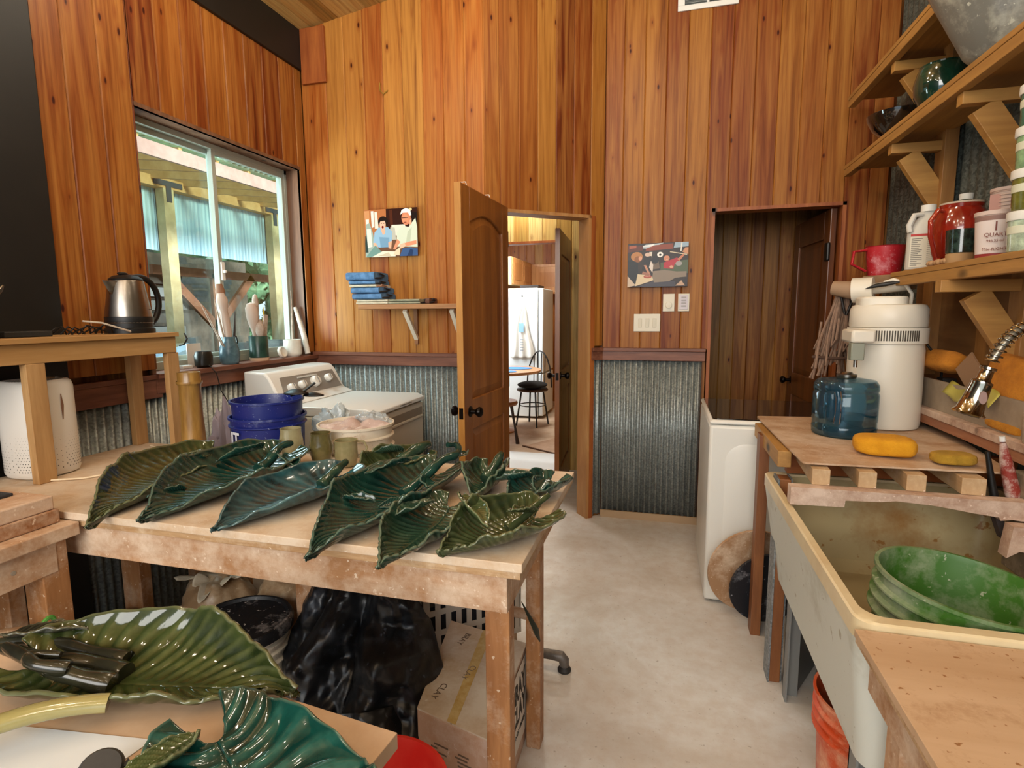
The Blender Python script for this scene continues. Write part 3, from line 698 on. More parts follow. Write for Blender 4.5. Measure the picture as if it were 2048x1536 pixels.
q = thing('blue_bucket', 'dark blue bucket nested in the other blue one, its open rim showing', 'bucket', (-1.70, 2.07, .685))
bucket(q, .150, .355, blue, ribs=(), handle=None)
q = thing('ladle', 'black plastic scoop resting over the rim of the blue bucket', 'ladle', (-1.57, 2.11, 1.045))
MB().grid(lambda u, v: (.055 * v * math.cos(2 * PI * u) - .02, .045 * v * math.sin(2 * PI * u) + .015, .012 + .020 * (1 - v * v)), 24, 6, closed_u=True).obj('scoop', black, q, solid=.003)
MB().tube([(-.03, -.01, .004), (.02, .03, .028), (.05, .06, .058)], [.008, .009, .011], 8, flat=.5).obj('handle', black, q)
MB().grid(lambda u, v: (.045 + .05 * v * math.cos(2 * PI * u), .05 + .035 * v * math.sin(2 * PI * u), .0 + .012 * (1 - v * v)), 20, 5, closed_u=True).obj('spare_scoop', black, q, solid=.003)
wb = dusty('white_bucket_plastic', 'd9cdb8', 'b08f78', .12, 10, .45)
q = thing('white_bucket', 'ribbed white bucket holding dried clay scraps behind the mugs', 'bucket', (-1.235, 2.03, .60))
bucket(q, .152, .36, wb, ribs=(.62, .74, .86))
def scraps(u, v):
    a = 2 * PI * u; r = .140 * v; x, y = r * math.cos(a), r * math.sin(a)
    return (x, y, .325 + .035 * noise.noise(Vector((x * 18, y * 18, 2))) + .025 * (1 - v))
tag(MB().grid(scraps, 48, 16, closed_u=True).obj('clay_scraps', dusty('dry_pink_clay', 'b39a90', 'd6c6bc', .4, 20, .85), loc=(-1.235, 2.03, .60), solid=.02), 'dry pinkish clay scraps filling the white bucket', 'clay')
clear = glass_mat('clear_film', 'f2f5f5', .12, dif=.30, op='dfe4e6')
def film(name, label, loc, rx, ry, rz_, seed, mat=clear, n=40, amp=.5, z0=0, cat='plastic bag'):
    def fn(u, v):
        a = 2 * PI * u; b = PI * .5 * v; p = Vector((math.cos(a) * math.cos(b), math.sin(a) * math.cos(b), math.sin(b)))
        k = 1 + amp * (noise.noise(p * 2.1 + Vector((seed, 0, 0))) + .5 * noise.noise(p * 5 + Vector((0, seed, 0))) + .25 * abs(noise.noise(p * 11 + Vector((0, 0, seed)))))
        return (p.x * rx * k, p.y * ry * k, max(z0, p.z * rz_ * k))
    return tag(MB().grid(fn, n, n // 2, closed_u=True).obj(name, mat, loc=loc, solid=.001, ang=.5), label, cat)
film('plastic_film', 'crumpled clear film standing up from the white bucket', (-1.20, 2.09, .945), .085, .045, .045, 3, glass_mat('thin_clear_film', 'f4f6f6', .12, dif=.2, op='dfe4e6'))
film('plastic_bag', 'clear crumpled bag between the blue bucket and the dryer', (-1.50, 2.28, .86), .10, .07, .10, 8)
film('plastic_bag', 'mauve-white crumpled bag left of the blue bucket', (-1.92, 2.06, .60), .10, .07, .34, 5, glass_mat('mauve_film', 'e8dfe6', .2, dif=.6, op='b9abb2'))
# ---- dryer
q = thing('dryer', 'white front-loading dryer with four knobs against the window wall', 'dryer', (0, 0, 0))
X0, X1, Y0, Y1 = -2.20, -1.43, 2.50, 3.13
MB().box((X0, Y0, .02), (X1, Y1, .875)).obj('cabinet', plain('shaded_white_enamel', 'cfc3ae', .35), q, bevel=.012)  # white dryer body, beige shade of its front put into the colour
m = MB(); M = Matrix(((1, 0, 0, 0), (0, 0, 1, 0), (0, 1, 0, 0), (0, 0, 0, 1)))
m.prism([(X0, .876), (X1 - .02, .876), (X1 + .012, .885), (X1 + .012, .905), (X1 - .03, .925), (X0 + .15, .925), (X0, .925)], Y0, Y1, M)
m.obj('top_panel', white, q, bevel=.004)
MB().box((-2.0, Y0 + .02, .9252), (-1.995, Y1 - .02, .9262)).obj('top_seam', plain('seam_grey', '8a8f92', .6), q, smooth=False)
m = MB(); m.prism([(X0, .92), (-1.90, .926), (-1.975, .955), (-2.035, 1.07), (-2.065, 1.10), (X0, 1.105)], Y0 + .003, Y1 - .003, M)
pan = m.obj('console', white, q, bevel=.012, segs=3)
A_ = Vector((X0 + .158, 0, .937)); B_ = Vector((X0 + .079, 0, 1.066))
f = MB(); ins = [(A_.x, Y0 + .055, A_.z), (A_.x, Y1 - .03, A_.z), (B_.x, Y1 - .075, B_.z), (B_.x, Y0 + .09, B_.z)]
ins = [(-1.9755, Y0 + .05, .962), (-1.9755, Y1 - .03, .962), (-2.0295, Y1 - .05, 1.066), (-2.0295, Y0 + .08, 1.066)]
f.add(ins + [(x - .004, y, z - .002) for x, y, z in ins], [(0, 1, 2, 3), (0, 4, 5, 1), (1, 5, 6, 2), (2, 6, 7, 3), (3, 7, 4, 0)])
f.obj('control_panel', plain('grey_console_film', '8d8780', .35), q, smooth=False)
kn = (B_ - A_).normalized(); nrm = Vector((.887, 0, .462)); Rk = nrm.to_track_quat('Z', 'Y').to_matrix()
for y, r, zz in ((2.62, .022, 1.005), (2.72, .022, 1.010), (2.85, .033, 1.014), (2.985, .024, 1.020)):
    kq = MB().lathe([(r, 0), (r, .016), (r * .85, .020), (r * .8, .032), (0, .033)], (-1.9995 - (zz - 1.01) * .52, y, zz), 28, R=Rk).obj('knob', white, q)
    MB().box((-.002, -r * .7, .033), (.002, r * .7, .036)).obj('pointer', plain('knob_grey', '8a8a8c', .5), kq, smooth=False, loc=None)
    pc = kq.children[0]; pc.matrix_local = Matrix.Translation((-1.9995 - (zz - 1.01) * .52, y, zz)) @ Rk.to_4x4()
m = MB(); m.box((-2.024, 2.72, 1.048), (-2.014, 2.90, 1.056)); m.obj('maker_plate', plain('pale_plate', 'cfcac2', .4), q, smooth=False)
MB().box((X1 - .0005, Y0 + .05, .80), (X1 + .006, Y1 - .03, .845)).obj('handle_recess', plain('recess_taupe', '857561', .5), q, smooth=False)
MB().box((X1, Y0 + .05, .785), (X1 + .012, Y1 - .03, .7995)).obj('door_lip', plain('shaded_white_enamel', 'cfc3ae', .35), q, bevel=.003)
m = MB(); rr = random.Random(4); y = 2.80
while y < 2.95: m.box((X1 + .0122, y, .893), (X1 + .0126, y + .006, .893 + .006)); y += .009
m.obj('maker_lettering', plain('grey_print', '55504a', .5), q, smooth=False)

# ================================================================ WINDOW SILL
sz = 1.146
def pot(name, label, cat, loc, prof, mat, n=36, wob=None):
    q = thing(name, label, cat, loc); MB().lathe(prof, n=n, wob=wob).obj('pot_wall', mat, q); return q
dkpot = plain('black_brown_glaze', '161512', .3, 0, .5, c2='26231d', ns=18)
pot('small_pot', 'squat black pot at the near end of the window sill', 'pot', (-2.265, 2.31, sz), [(.030, 0), (.042, .012), (.044, .06), (.036, .082), (.030, .08), (.036, .06), (.034, .014), (0, .012)], dkpot)
blg = plain('blue_grey_glaze', '35505f', .3, 0, .5, c2='5f7f8a', ns=16)
q = pot('pitcher', 'blue-grey stoneware pitcher with tools on the window sill', 'pitcher', (-2.275, 2.50, sz), [(.040, 0), (.048, .01), (.052, .06), (.046, .095), (.032, .125), (.034, .148), (.029, .148), (.026, .125), (.038, .09), (.042, .02), (0, .012)], blg)
MB().tube([(0, .030, .138), (0, .055, .148), (0, .062, .12), (0, .048, .085)], [.005, .005, .005, .004], 8).obj('handle', plain('dark_handle_glaze', '1d2a2e', .3), q)
grg = plain('green_crock_glaze', '12302a', .3, 0, .5, c2='27483c', ns=20)
q = pot('crock', 'dark green straight crock full of wooden tools on the sill', 'crock', (-2.28, 2.735, sz), [(.050, .018), (.053, .02), (.052, .14), (.050, .143), (.046, .14), (.046, .03), (0, .025)], grg)
MB().lathe([(.052, 0), (.054, .017), (.050, .0178)], n=36).obj('bare_foot', plain('bare_buff_clay', 'c9a98c', .7), q)
cwhite = plain('chalky_white_glaze', 'cdc8bc', .4, 0, .5, c2='e0dcd2', ns=9)
q = pot('cup', 'chalky white cup with a scratch mark near the sill corner', 'cup', (-2.285, 3.045, sz), [(.044, 0), (.055, .012), (.058, .03), (.052, .09), (.053, .108), (.048, .108), (.047, .09), (.052, .03), (.04, .014), (0, .012)], cwhite)
MB().beam((.038, -.040, .03), (.032, -.024, .085), .002, .002).obj('scratch', plain('scratch_grey', '8d887e', .6), q, smooth=False)
q = thing('ceramic_ring', 'small round white lidded dish lying on edge on the sill', 'dish', (-2.262, 2.915, sz + .035))
MB().lathe([(0, -.012), (.028, -.012), (.036, -.006), (.036, .006), (.030, .012), (.026, .008), (.02, .004), (0, .003)], n=32, R=Ry(PI / 2 - .3) ).obj('dish_wall', cwhite, q)
MB().lathe([(0, -.012), (.028, -.012), (.036, -.006), (.036, .006), (.030, .012), (.026, .008), (.02, .004), (0, .003)], n=32)
tag(MB().box((-.02, -.03, 0), (.02, .03, .016)).obj('eraser', white, bevel=.002, loc=(-2.31, 2.235, sz)), 'small white block at the near end of the sill', 'block')
tag(MB().box((-.002, -.045, 0), (.002, .045, .12)).obj('card', white, loc=(-2.352, 2.34, sz), smooth=False), 'white card standing against the window glass behind the black pot', 'card')
wt_ = plain('dusty_tool_wood', '9d8878', .7, c2='c3b2a4', ns=16); dkw = plain('dark_stick', '2d2420', .6); yel = plain('yellow_handle', 'c9a814', .5)
bx, by = -2.275, 2.50
brush('wooden_stick', 'long thin stick leaning far left out of the pitcher', (bx, by, sz + .02), (bx - .02, by - .155, sz + .33), .0045, (wt_,), kind=3, cat='tool')
brush('wooden_stick', 'second thin stick leaning left out of the pitcher', (bx + .01, by, sz + .02), (bx, by - .145, sz + .29), .004, (wt_,), kind=3)
brush('needle_tool', 'slim pointed tool upright in the pitcher', (bx, by - .005, sz + .02), (bx - .01, by - .07, sz + .35), .006, (wt_,), kind=3)
brush('wooden_spoon', 'long bulb-ended wooden tool standing in the pitcher', (bx + .01, by + .01, sz + .02), (bx + .0, by - .035, sz + .38), .019, (plain('pale_tool_wood', 'bfa99a', .6), steel), kind=1)
brush('wooden_mallet', 'tall brown turned handle behind the bulb-ended tool', (bx - .015, by + .012, sz + .02), (bx - .02, by - .018, sz + .43), .016, (plain('brown_handle', '8a6248', .6), steel), kind=1)
brush('wooden_stick', 'dark stick leaning right in the pitcher', (bx + .012, by + .012, sz + .02), (bx + .005, by + .055, sz + .285), .007, (dkw,), kind=3)
gx, gy = -2.28, 2.735
brush('wooden_paddle', 'large pale rounded paddle in the green crock', (gx, gy - .01, sz + .03), (gx, gy - .045, sz + .335), .030, (plain('pale_tool_wood', 'bfa99a', .6),), kind=2)
brush('wooden_paddle', 'small brown rounded paddle in front in the green crock', (gx + .02, gy, sz + .03), (gx + .025, gy - .02, sz + .225), .022, (wt_,), kind=2)
brush('wooden_paddle', 'short knobbed paddle in the green crock', (gx + .01, gy + .005, sz + .03), (gx + .01, gy + .005, sz + .24), .016, (wt_,), kind=2)
brush('wooden_rib', 'tall pointed slat at the back of the green crock', (gx - .02, gy + .012, sz + .03), (gx - .03, gy + .03, sz + .385), .016, (wt_,), kind=2)
q = brush('paintbrush', 'brush with a yellow handle in the green crock', (gx, gy + .02, sz + .03), (gx, gy + .065, sz + .31), .010, (yel, yel), kind=3)
q = thing('wooden_block_tool', 'square-ended brown wooden slat in the green crock', 'tool', (gx + .01, gy + .02, sz + .02)); MB().beam((0, 0, 0), (.01, .028, .245), .032, .012, up=(1, 0, 0)).obj('slat', wt_, q, bevel=.002)
brush('dowel', 'thin dowel leaning upright in the window corner', (-2.33, 3.11, sz + .001), (-2.34, 3.135, sz + .42), .008, (wt_,), kind=3)
q = thing('rolling_pin', 'pale tapered rolling pin leaning in the window corner', 'rolling pin', (-2.245, 3.145, sz + .012))
MB().tube([(0, 0, 0), (-.02, -.005, .12), (-.075, -.005, .30)], [.017, .017, .011], 14).obj('roller', cwhite, q)
tag(MB().tube([(-2.262, 2.29, sz + .03), (-2.225, 2.30, sz + .012), (-2.20, 2.32, sz - .03), (-2.19, 2.33, sz - .12), (-2.17, 2.36, .95), (-2.13, 2.40, .90)], .0025, 6).obj('cable', black), 'thin black cable running down from the window sill', 'cable')

# ================================================================ LEFT BACK WALL
q = thing('wall_shelf', 'narrow wooden shelf on white brackets under the left photograph', 'shelf', (0, 0, 0))
MB().box((-1.79, 3.02, 1.440), (-1.10, LY - .001, 1.468)).obj('shelf_board', wood('shelf_fir', '8a5a30', 'b98554', 0, .9, .55), q, bevel=.002, smooth=False)
for x in (-1.50, -1.20):
    b = MB().beam((x, 3.06, 1.430), (x, LY - .012, 1.255), .026, .02).obj('bracket', plain('primed_white_wood', 'd8cdb8', .6), q, bevel=.001, smooth=False)
    MB().box((x - .012, LY - .02, 1.22), (x + .012, LY - .001, 1.4395)).obj('bracket_back', plain('bracket_back_wood', '8a5a34', .6), q, smooth=False)  # plain brown strip backing each bracket
def towel(label, x, z, wx, h, mat, edge=None, seed=0, layers=2, y0=3.03, y1=3.215, group='folded towels on the wall shelf'):
    q = thing('folded_towel', label, 'towel', (x, (y0 + y1) / 2, z), group=group); dy = (y1 - y0) / 2; rr = random.Random(seed)
    for i in range(layers):
        hh = h / layers; z0 = i * hh
        def fn(u, v, z0=z0, hh=hh, i=i):
            a = 2 * PI * v; c_, s_ = math.cos(a), math.sin(a)
            yy = dy * (abs(c_) ** .25) * math.copysign(1, c_) ; zz = hh / 2 * (abs(s_) ** .5) * math.copysign(1, s_)
            xx = (u - .5) * wx; t_ = noise.noise(Vector((xx * 9, seed + i, yy * 4)))
            return (xx + .006 * t_ + .01 * i * (rr.random() * 0), yy + .004 * t_, z0 + hh / 2 + zz * (1 - .10 * abs(t_)) + .0 * t_)
        m = MB(); m.grid(fn, 14, 20)
        m.add([fn(0, j / 20) for j in range(20)], [tuple(range(19, -1, -1))]); m.add([fn(1, j / 20) for j in range(20)], [tuple(range(20))])
        m.obj('fold', mat, q)
    if edge: MB().tube([(wx / 2 - .003, -dy * .9, h * .2), (wx / 2 + .008, -dy * .2, h * .35), (wx / 2 + .004, dy * .4, h * .65), (wx / 2 + .008, -dy * .4, h * .85)], .005, 8).obj('hem', edge, q)
    return q
den = plain('denim_blue_terry', '44698f', .9, c2='6088b4', ns=30, bump=.5, bs=300); crm = plain('cream_terry', 'd2c9b4', .9, c2='c0b59c', ns=30, bump=.5, bs=300)
gry = plain('sage_grey_terry', '8f8c74', .9, c2='a19d85', ns=30, bump=.5, bs=300); dkh = plain('dark_hem', '2c2a2e', .9)
z = 1.4685
towel('cream folded towel at the bottom of the stack', -1.70, z, .21, .030, crm, None, 1); z += .0305
towel('dark blue folded towel, lowest blue one of the stack', -1.735, z, .20, .036, den, dkh, 2, 1); z += .0365
towel('dark blue folded towel, second blue one from the bottom', -1.745, z, .19, .036, den, dkh, 3, 1); z += .0365
towel('cream folded towel between the blue towels', -1.76, z, .18, .016, crm, plain('peach_hem', 'b08a74', .9), 4, 1); z += .0165
towel('blue folded towel just under the top one', -1.765, z, .175, .024, den, dkh, 5, 1); z += .0245
towel('thick blue folded towel on top of the stack', -1.775, z, .185, .050, den, dkh, 6, 1)
towel('sage grey folded cloth lying right of the towel stack', -1.49, 1.4685, .20, .030, gry, dkh, 7, group=None)
towel('small dark brown-edged cloth at the end of the grey cloth', -1.37, 1.4685, .03, .036, plain('brown_cloth', '6f4c3c', .9), dkh, 8, 1, y0=3.09, group=None)
# pictures: flat panels, the image built of flat colour shapes inlaid in one mesh
def picture(root, W, H, back, shapes, parent_mat_name):
    cols = [back]; m = MB()
    M = Matrix(((1, 0, 0, 0), (0, 0, 1, 0), (0, 1, 0, 0), (0, 0, 0, 1)))
    def mat(c): return plain('print_' + c, c, .25, 0, .2)
    mats = [mat(back)]; m.box((0, -.004, 0), (W, .004, H))
    idx = {back: 0}; k = 0
    for c, poly in shapes:
        if c not in idx: idx[c] = len(mats); mats.append(mat(c))
        k += 1; m.cur = idx[c]; y = -.004 - .00006 * k
        if poly[0] == 'e':
            _, cx, cy, rx_, ry_ = poly; poly = [(cx + rx_ * math.cos(t * PI / 10), cy + ry_ * math.sin(t * PI / 10)) for t in range(20)]
        pts = [(min(max(x, .0), 1) * W, y, min(max(z, .0), 1) * H) for x, z in poly]
        ar = sum(pts[i][0] * pts[(i + 1) % len(pts)][2] - pts[(i + 1) % len(pts)][0] * pts[i][2] for i in range(len(pts)))
        if ar < 0: pts = pts[::-1]
        m.add(pts, [tuple(range(len(pts)))])
    m.obj('print_face', mats, root, smooth=False)
q = thing('photo_panel', 'metal photo print of a dark-haired person and a white-haired person, above the towels', 'photograph', (-1.825, LY - .026, 1.765), rot=(-.0, -.0, -.0))
picture(q, .358, .288, '6d4a36', [
    ('b06a3e', [(0, .45), (.42, .45), (.42, 1), (0, 1)]), ('c98a5a', [(.02, .6), (.10, .6), (.10, .98), (.0, .98)]), ('d9d6ca', [(.14, .62), (.19, .64), (.18, .97), (.13, .97)]), ('d3d0c2', [(.2, .6), (.27, .6), (.25, .95), (.20, .95)]),
    ('e9e2cf', [(.04, .62), (.08, .62), (.09, .8), (.03, .8)]), ('31160e', [(.42, .58), (1, .55), (1, 1), (.42, 1)]), ('4d2414', [(.5, .6), (.55, .6), (.54, .98), (.48, .98)]), ('e0c48a', ('e', .88, .965, .03, .03)), ('1d120e', [(.88, .7), (1, .7), (1, .9), (.9, .92)]),
    ('9aa59a', [(0, 0), (.2, 0), (.16, .5), (.1, .72), (.03, .7), (.02, .4)]), ('d8d4c6', [(.05, .2), (.14, .22), (.12, .6), (.04, .6)]), ('2a3a36', [(.0, .3), (.03, .5), (.06, .1), (0, .1)]),
    ('d9d3c2', [(.5, .45), (.75, .42), (.78, .66), (.52, .66)]), ('b8b3a4', [(.45, .35), (.6, .35), (.58, .6), (.5, .62)]),
    ('8fb0c8', [(.16, .3), (.19, .52), (.27, .62), (.45, .62), (.53, .52), (.52, .34), (.46, .2), (.26, .2)]), ('7396b0', [(.3, .2), (.46, .2), (.47, .4), (.28, .42)]),
    ('e0a98c', [(.31, .58), (.40, .58), (.39, .48), (.35, .46)]), ('20140f', ('e', .36, .735, .095, .115)), ('e2b096', ('e', .352, .675, .058, .10)), ('20140f', [(.28, .74), (.43, .76), (.42, .80), (.3, .81)]), ('6b1a16', ('e', .352, .625, .020, .028)), ('3a2a22', ('e', .330, .70, .010, .007)), ('3a2a22', ('e', .376, .70, .010, .007)),
    ('dfa888', [(.16, .3), (.21, .3), (.28, .12), (.24, .08), (.18, .2)]), ('dfa888', [(.45, .3), (.52, .33), (.50, .16), (.45, .18)]),
    ('6f8f86', [(.02, .02), (.2, .25), (.32, .1), (.2, 0), (.04, 0)]), ('e0d6c0', [(.12, .0), (.34, .12), (.60, .1), (.58, .0)]), ('c9b79c', [(.25, .02), (.45, .09), (.5, .0)]),
    ('cfd3bd', [(.60, .2), (.62, .5), (.72, .64), (.84, .60), (.97, .78), (1, .6), (1, .18), (.72, .2)]), ('b9bea6', [(.78, .25), (.82, .5), (.9, .6), (.86, .25)]),
    ('cd7f5e', ('e', .80, .79, .088, .145)), ('d98c68', ('e', .785, .77, .06, .10)), ('ece8dc', [(.69, .86), (.72, .96), (.80, .995), (.88, .96), (.90, .84), (.86, .84), (.84, .9), (.74, .9)]), ('3b2018', [(.715, .80), (.84, .80), (.84, .79), (.715, .785)]), ('8a4634', ('e', .78, .70, .028, .012)), ('d9a080', [(.85, .72), (.9, .78), (.9, .66), (.86, .64)]),
    ('d78e6c', [(.62, .36), (.68, .3), (.58, .14), (.54, .16)]), ('d78e6c', [(.98, .32), (.98, .24), (.78, .2), (.76, .27), (.86, .30)]), ('e0b496', [(.66, .24), (.76, .28), (.78, .2), (.68, .16)]),
    ('3c5680', [(.66, .0), (.72, .16), (.86, .18), (1, .15), (1, 0)]), ('27395c', [(.80, .0), (.86, .14), (.92, .12), (.9, 0)]), ('d9c7a8', [(.54, .03), (.58, .12), (.68, .2), (.66, .02)])], 'a')
q = thing('photo_panel', 'metal photo print of people around a pottery wheel, above the switches', 'photograph', (-.236, RY - .028, 1.572))
picture(q, .372, .275, '2a1a14', [
    ('b9c7cc', [(.18, .9), (.30, .97), (.6, 1), (.45, .92), (.3, .88)]), ('f0f2ee', [(.22, .93), (.45, .985), (.40, .92)]), ('8a3c1e', [(.3, .82), (.75, .86), (.75, .98), (.45, .95), (.3, .88)]), ('5a2412', [(0, .8), (.25, .84), (.25, .95), (0, .95)]), ('a8583a', [(.02, .88), (.14, .9), (.14, .96), (.02, .95)]),
    ('9db4c4', [(.76, .88), (1, .9), (1, 1), (.78, 1)]), ('e8e4d8', [(.87, .8), (.89, .8), (.90, .99), (.88, .99)]), ('c98c62', [(.9, .78), (1, .72), (1, .88), (.95, .88)]), ('d8cfc0', [(.36, .72), (.40, .7), (.41, .8), (.36, .8)]), ('d9c9a8', [(.7, .8), (.98, .73), (.98, .71), (.7, .78)]),
    ('6e5a48', [(.42, .4), (.54, .42), (.5, .7), (.4, .68)]), ('4d5a3c', [(.55, .3), (1, .3), (1, .6), (.55, .55)]), ('0d0b0c', [(0, .25), (.13, .06), (.18, .3), (.17, .55), (.1, .64), (0, .62)]), ('b5793e', ('e', .15, .70, .10, .11)), ('8d5526', ('e', .17, .64, .06, .07)), ('d79a78', ('e', .21, .66, .03, .05)),
    ('191316', [(.24, .38), (.3, .4), (.42, .42), (.38, .7), (.28, .68)]), ('c48a6a', [(.27, .5), (.31, .5), (.39, .28), (.36, .26)]), ('dcd0c4', [(.36, .45), (.42, .32), (.43, .5), (.39, .6)]), ('d4b8a4', ('e', .335, .74, .05, .045)), ('f2f0ea', ('e', .54, .735, .05, .06)), ('2c2a30', ('e', .54, .73, .02, .025)),
    ('14101a', ('e', .46, .62, .06, .09)), ('b31e2e', [(.6, .42), (.60, .55), (.70, .60), (.82, .66), (.86, .60), (.78, .5), (.76, .40)]), ('c47a58', [(.82, .62), (.92, .74), (.94, .71), (.86, .58)]), ('24140f', ('e', .645, .68, .065, .07)), ('cf8764', ('e', .648, .645, .05, .065)), ('f4eee6', ('e', .655, .622, .015, .006)), ('d8a084', ('e', .73, .45, .03, .03)), ('a09c98', ('e', .85, .52, .055, .055)),
    ('c9b49c', [(0, 0), (.14, .04), (0, .26)]), ('d8c4a0', [(.13, .02), (.17, .30), (.4, .26), (.46, .16)]), ('a84e38', ('e', .34, .24, .07, .04)), ('c98a74', ('e', .34, .255, .045, .02)), ('9f6a54', [(.24, .3), (.36, .24), (.38, .3), (.26, .36)]),
    ('3e3a44', [(.2, .02), (.46, .15), (.8, .12), (.8, .0), (.3, 0)]), ('c3a184', [(.8, .02), (.9, .14), (.96, .02)]), ('8a7a68', [(.42, .22), (.43, .36), (.62, .38), (.82, .34), (.98, .34), (.98, .22), (.8, .20), (.7, .12), (.45, .10)])], 'b')
def plate_(label, x, z, wd, h, kind):
    q = thing('switch_plate' if kind != 'fan' else 'thermostat', label, 'switch' , (x, RY - .001, z))
    MB().box((0, -.007, 0), (wd, 0, h)).obj('cover', ivory, q, bevel=.002)
    if kind == 3:
        for i in range(3): MB().box((.028 + i * .046, -.0095, .028), (.052 + i * .046, -.0065, h - .030)).obj('rocker', plain('rocker_ivory', 'cfc7b0', .35), q, bevel=.0015)
    elif kind == 'dial': MB().lathe([(.021, 0), (.019, .012), (0, .013)], (wd / 2, -.007, h * .36), 28, R=Rx(PI / 2)).obj('dial', ivory, q)
    else:
        f = MB().box((.008, -.010, .012), (wd - .008, -.0065, h - .008)).obj('remote', plain('remote_lilac_grey', 'cfc8cf', .4), q, bevel=.003)
        for i in range(4): MB().box((.020, -.0115, .028 + i * .018), (wd - .020, -.0099, .038 + i * .018)).obj('button', plain('button_grey', 'a8a3a4', .5), f, smooth=False)
    return q
plate_('wide ivory three-rocker switch plate below the photograph', -.192, 1.285, .168, .115, 3)
plate_('ivory dimmer plate with a round dial', -.010, 1.415, .072, .112, 'dial')
plate_('white remote control in a wall holder beside the dimmer', .083, 1.415, .070, .112, 'remote')
q = thing('wall_vent', 'white louvred vent grille high on the back wall', 'vent', (.03, RY - .001, 3.21))
m = MB(); m.box((0, -.012, 0), (.345, 0, .03)); m.box((0, -.012, .24), (.345, 0, .27)); m.box((0, -.012, .03), (.04, 0, .24)); m.box((.305, -.012, .03), (.345, 0, .24)); m.box((.165, -.012, .03), (.180, 0, .24)); m.obj('frame', white, q, bevel=.003)
MB().box((.04, -.001, .03), (.305, -.0005, .24)).obj('duct_dark', plain('duct_grey', '5a5e5c', .7), q, smooth=False)
for i in range(12): MB().beam((.042, -.006, .042 + i * .017), (.303, -.006, .042 + i * .017), .010, .0015, up=(0, -.5, 1)).obj('louvre', plain('louvre_grey', 'a8aca8', .5), q, smooth=False)
tag(MB().tube([(-1.70, LY - .003, 2.80), (-1.697, LY - .008, 2.755), (-1.675, LY - .012, 2.73), (-1.652, LY - .006, 2.745), (-1.650, LY - .002, 2.75)], .0035, 8).obj('wall_hook', plain('brass_wire', 'a88a3c', .4, .6)), 'small curved brass hook high on the left wall', 'hook')
# ================================================================ LEAF PLATTERS
gl_teal = glaze('deep_teal_glaze', '0a241f', '1b4238', '50786a')
gl_green = glaze('forest_green_glaze', '12261c', '2a4534', '667f66')
gl_olive = glaze('olive_green_glaze', '202a17', '3d4828', '7f875e')
gl_blue = glaze('sky_sheen_glaze', '0a2226', '2c5a60', '4f8088', rough=.16)  # sky reflection put into this glaze as a lighter blue tone
gl_fg1 = glaze('moss_green_glaze', '1a2410', '39431f', '7c8052')
gl_fg2 = glaze('emerald_teal_glaze', '04201c', '0d4038', '4f9180')
def leaf_surf(L_, wl, wr, hl, hr, seed=0, veins=15, vamp=.0022, tip_up=0.0, lobe=.22, ruff=.006, curl=0.0, drop=0.0, flare=1.0, wide=.62, base_up=.02):
    """heart-shaped leaf: v 0 at the tip (at +y*L_), 1 at the stem end (y=0); u -1..1 across; the sides turn up into a boat"""
    sd = seed * 7.3
    def fn(u, v):
        s = 2 * u - 1; au = abs(s); w_ = wl if s < 0 else wr; h_ = hl if s < 0 else hr
        # half-width profile: long pointed tip, widest near the stem end
        k = v / wide
        t_ = max(0, (v - wide) / (1 - wide))
        prof = math.sin(min(1, k) * PI / 2) ** 1.12 if v < wide else math.cos(t_ * PI / 2 * .93) ** .55
        W = w_ * prof
        y = L_ * (1 - v) - L_ * lobe * (au ** 1.6) * math.sin(t_ * PI * .74) + L_ * .05 * au * (1 - v)
        x = s * W * (1 + curl * (1 - v) ** 2)
        edge = au ** 2.4
        z = h_ * edge * (min(1, v * 2.2 + .12)) * flare * (1 - .55 * t_ ** 1.6)
        x *= (1 - .16 * edge)
        z += base_up * max(0, (v - .7) / .3) ** 2
        z += tip_up * max(0, 1 - v / .30) ** 2 - drop * max(0, 1 - v / .16) ** 1.5
        ph = 2 * PI * (veins * 1.45 * (v * 1.02 + .24 * au * (1 - .5 * v)) + .15 * noise.noise(Vector((s * 2, v * 5, sd))))
        r = .5 + .5 * math.cos(ph); r = r ** 2.2
        fa = min(1, au * 4) * min(1, v * 8) * (1 - .65 * au ** 5)
        z += vamp * r * fa * .8
        mid = math.exp(-(s / .035) ** 2); z -= .002 * mid
        z += ruff * (1 - .6 * t_) * au ** 3 * (math.sin(v * 23 + seed) + .6 * math.sin(v * 41 + seed * 2 + (2 if s > 0 else 0))) + .010 * au ** 2 * noise.noise(Vector((s * 1.5, v * 4, sd)))
        x += (1 if s > 0 else -1) * ruff * .22 * au ** 4 * math.sin(ph)
        return (x, y, z), {'vein': max(r * fa * .45, mid * .5), 'rim': max(0, (au - .975) / .025) * .30}
    return fn
def leaf_mesh(mat, fn, nu=56, nv=200, thick=.006, name='platter_bowl', parent=None, label=None):
    m = MB(); m.grid(fn, nu, nv, at=True); return m.obj(name, mat, parent, solid=thick, offset=-1, ang=1.2, label=label)
def little_leaf(root, loc, rz, L_, w_, mat, tilt=0.0, roll=0.0, seed=1, h=.012):
    fn = leaf_surf(L_, w_, w_, h, h, seed, 11, .0012, 0, .05, .002, wide=.5, base_up=0)
    o = leaf_mesh(mat, fn, 18, 60, .004, 'applied_leaf', root)
    o.location = loc; o.rotation_euler = Euler((tilt, roll, rz), 'XYZ'); return o
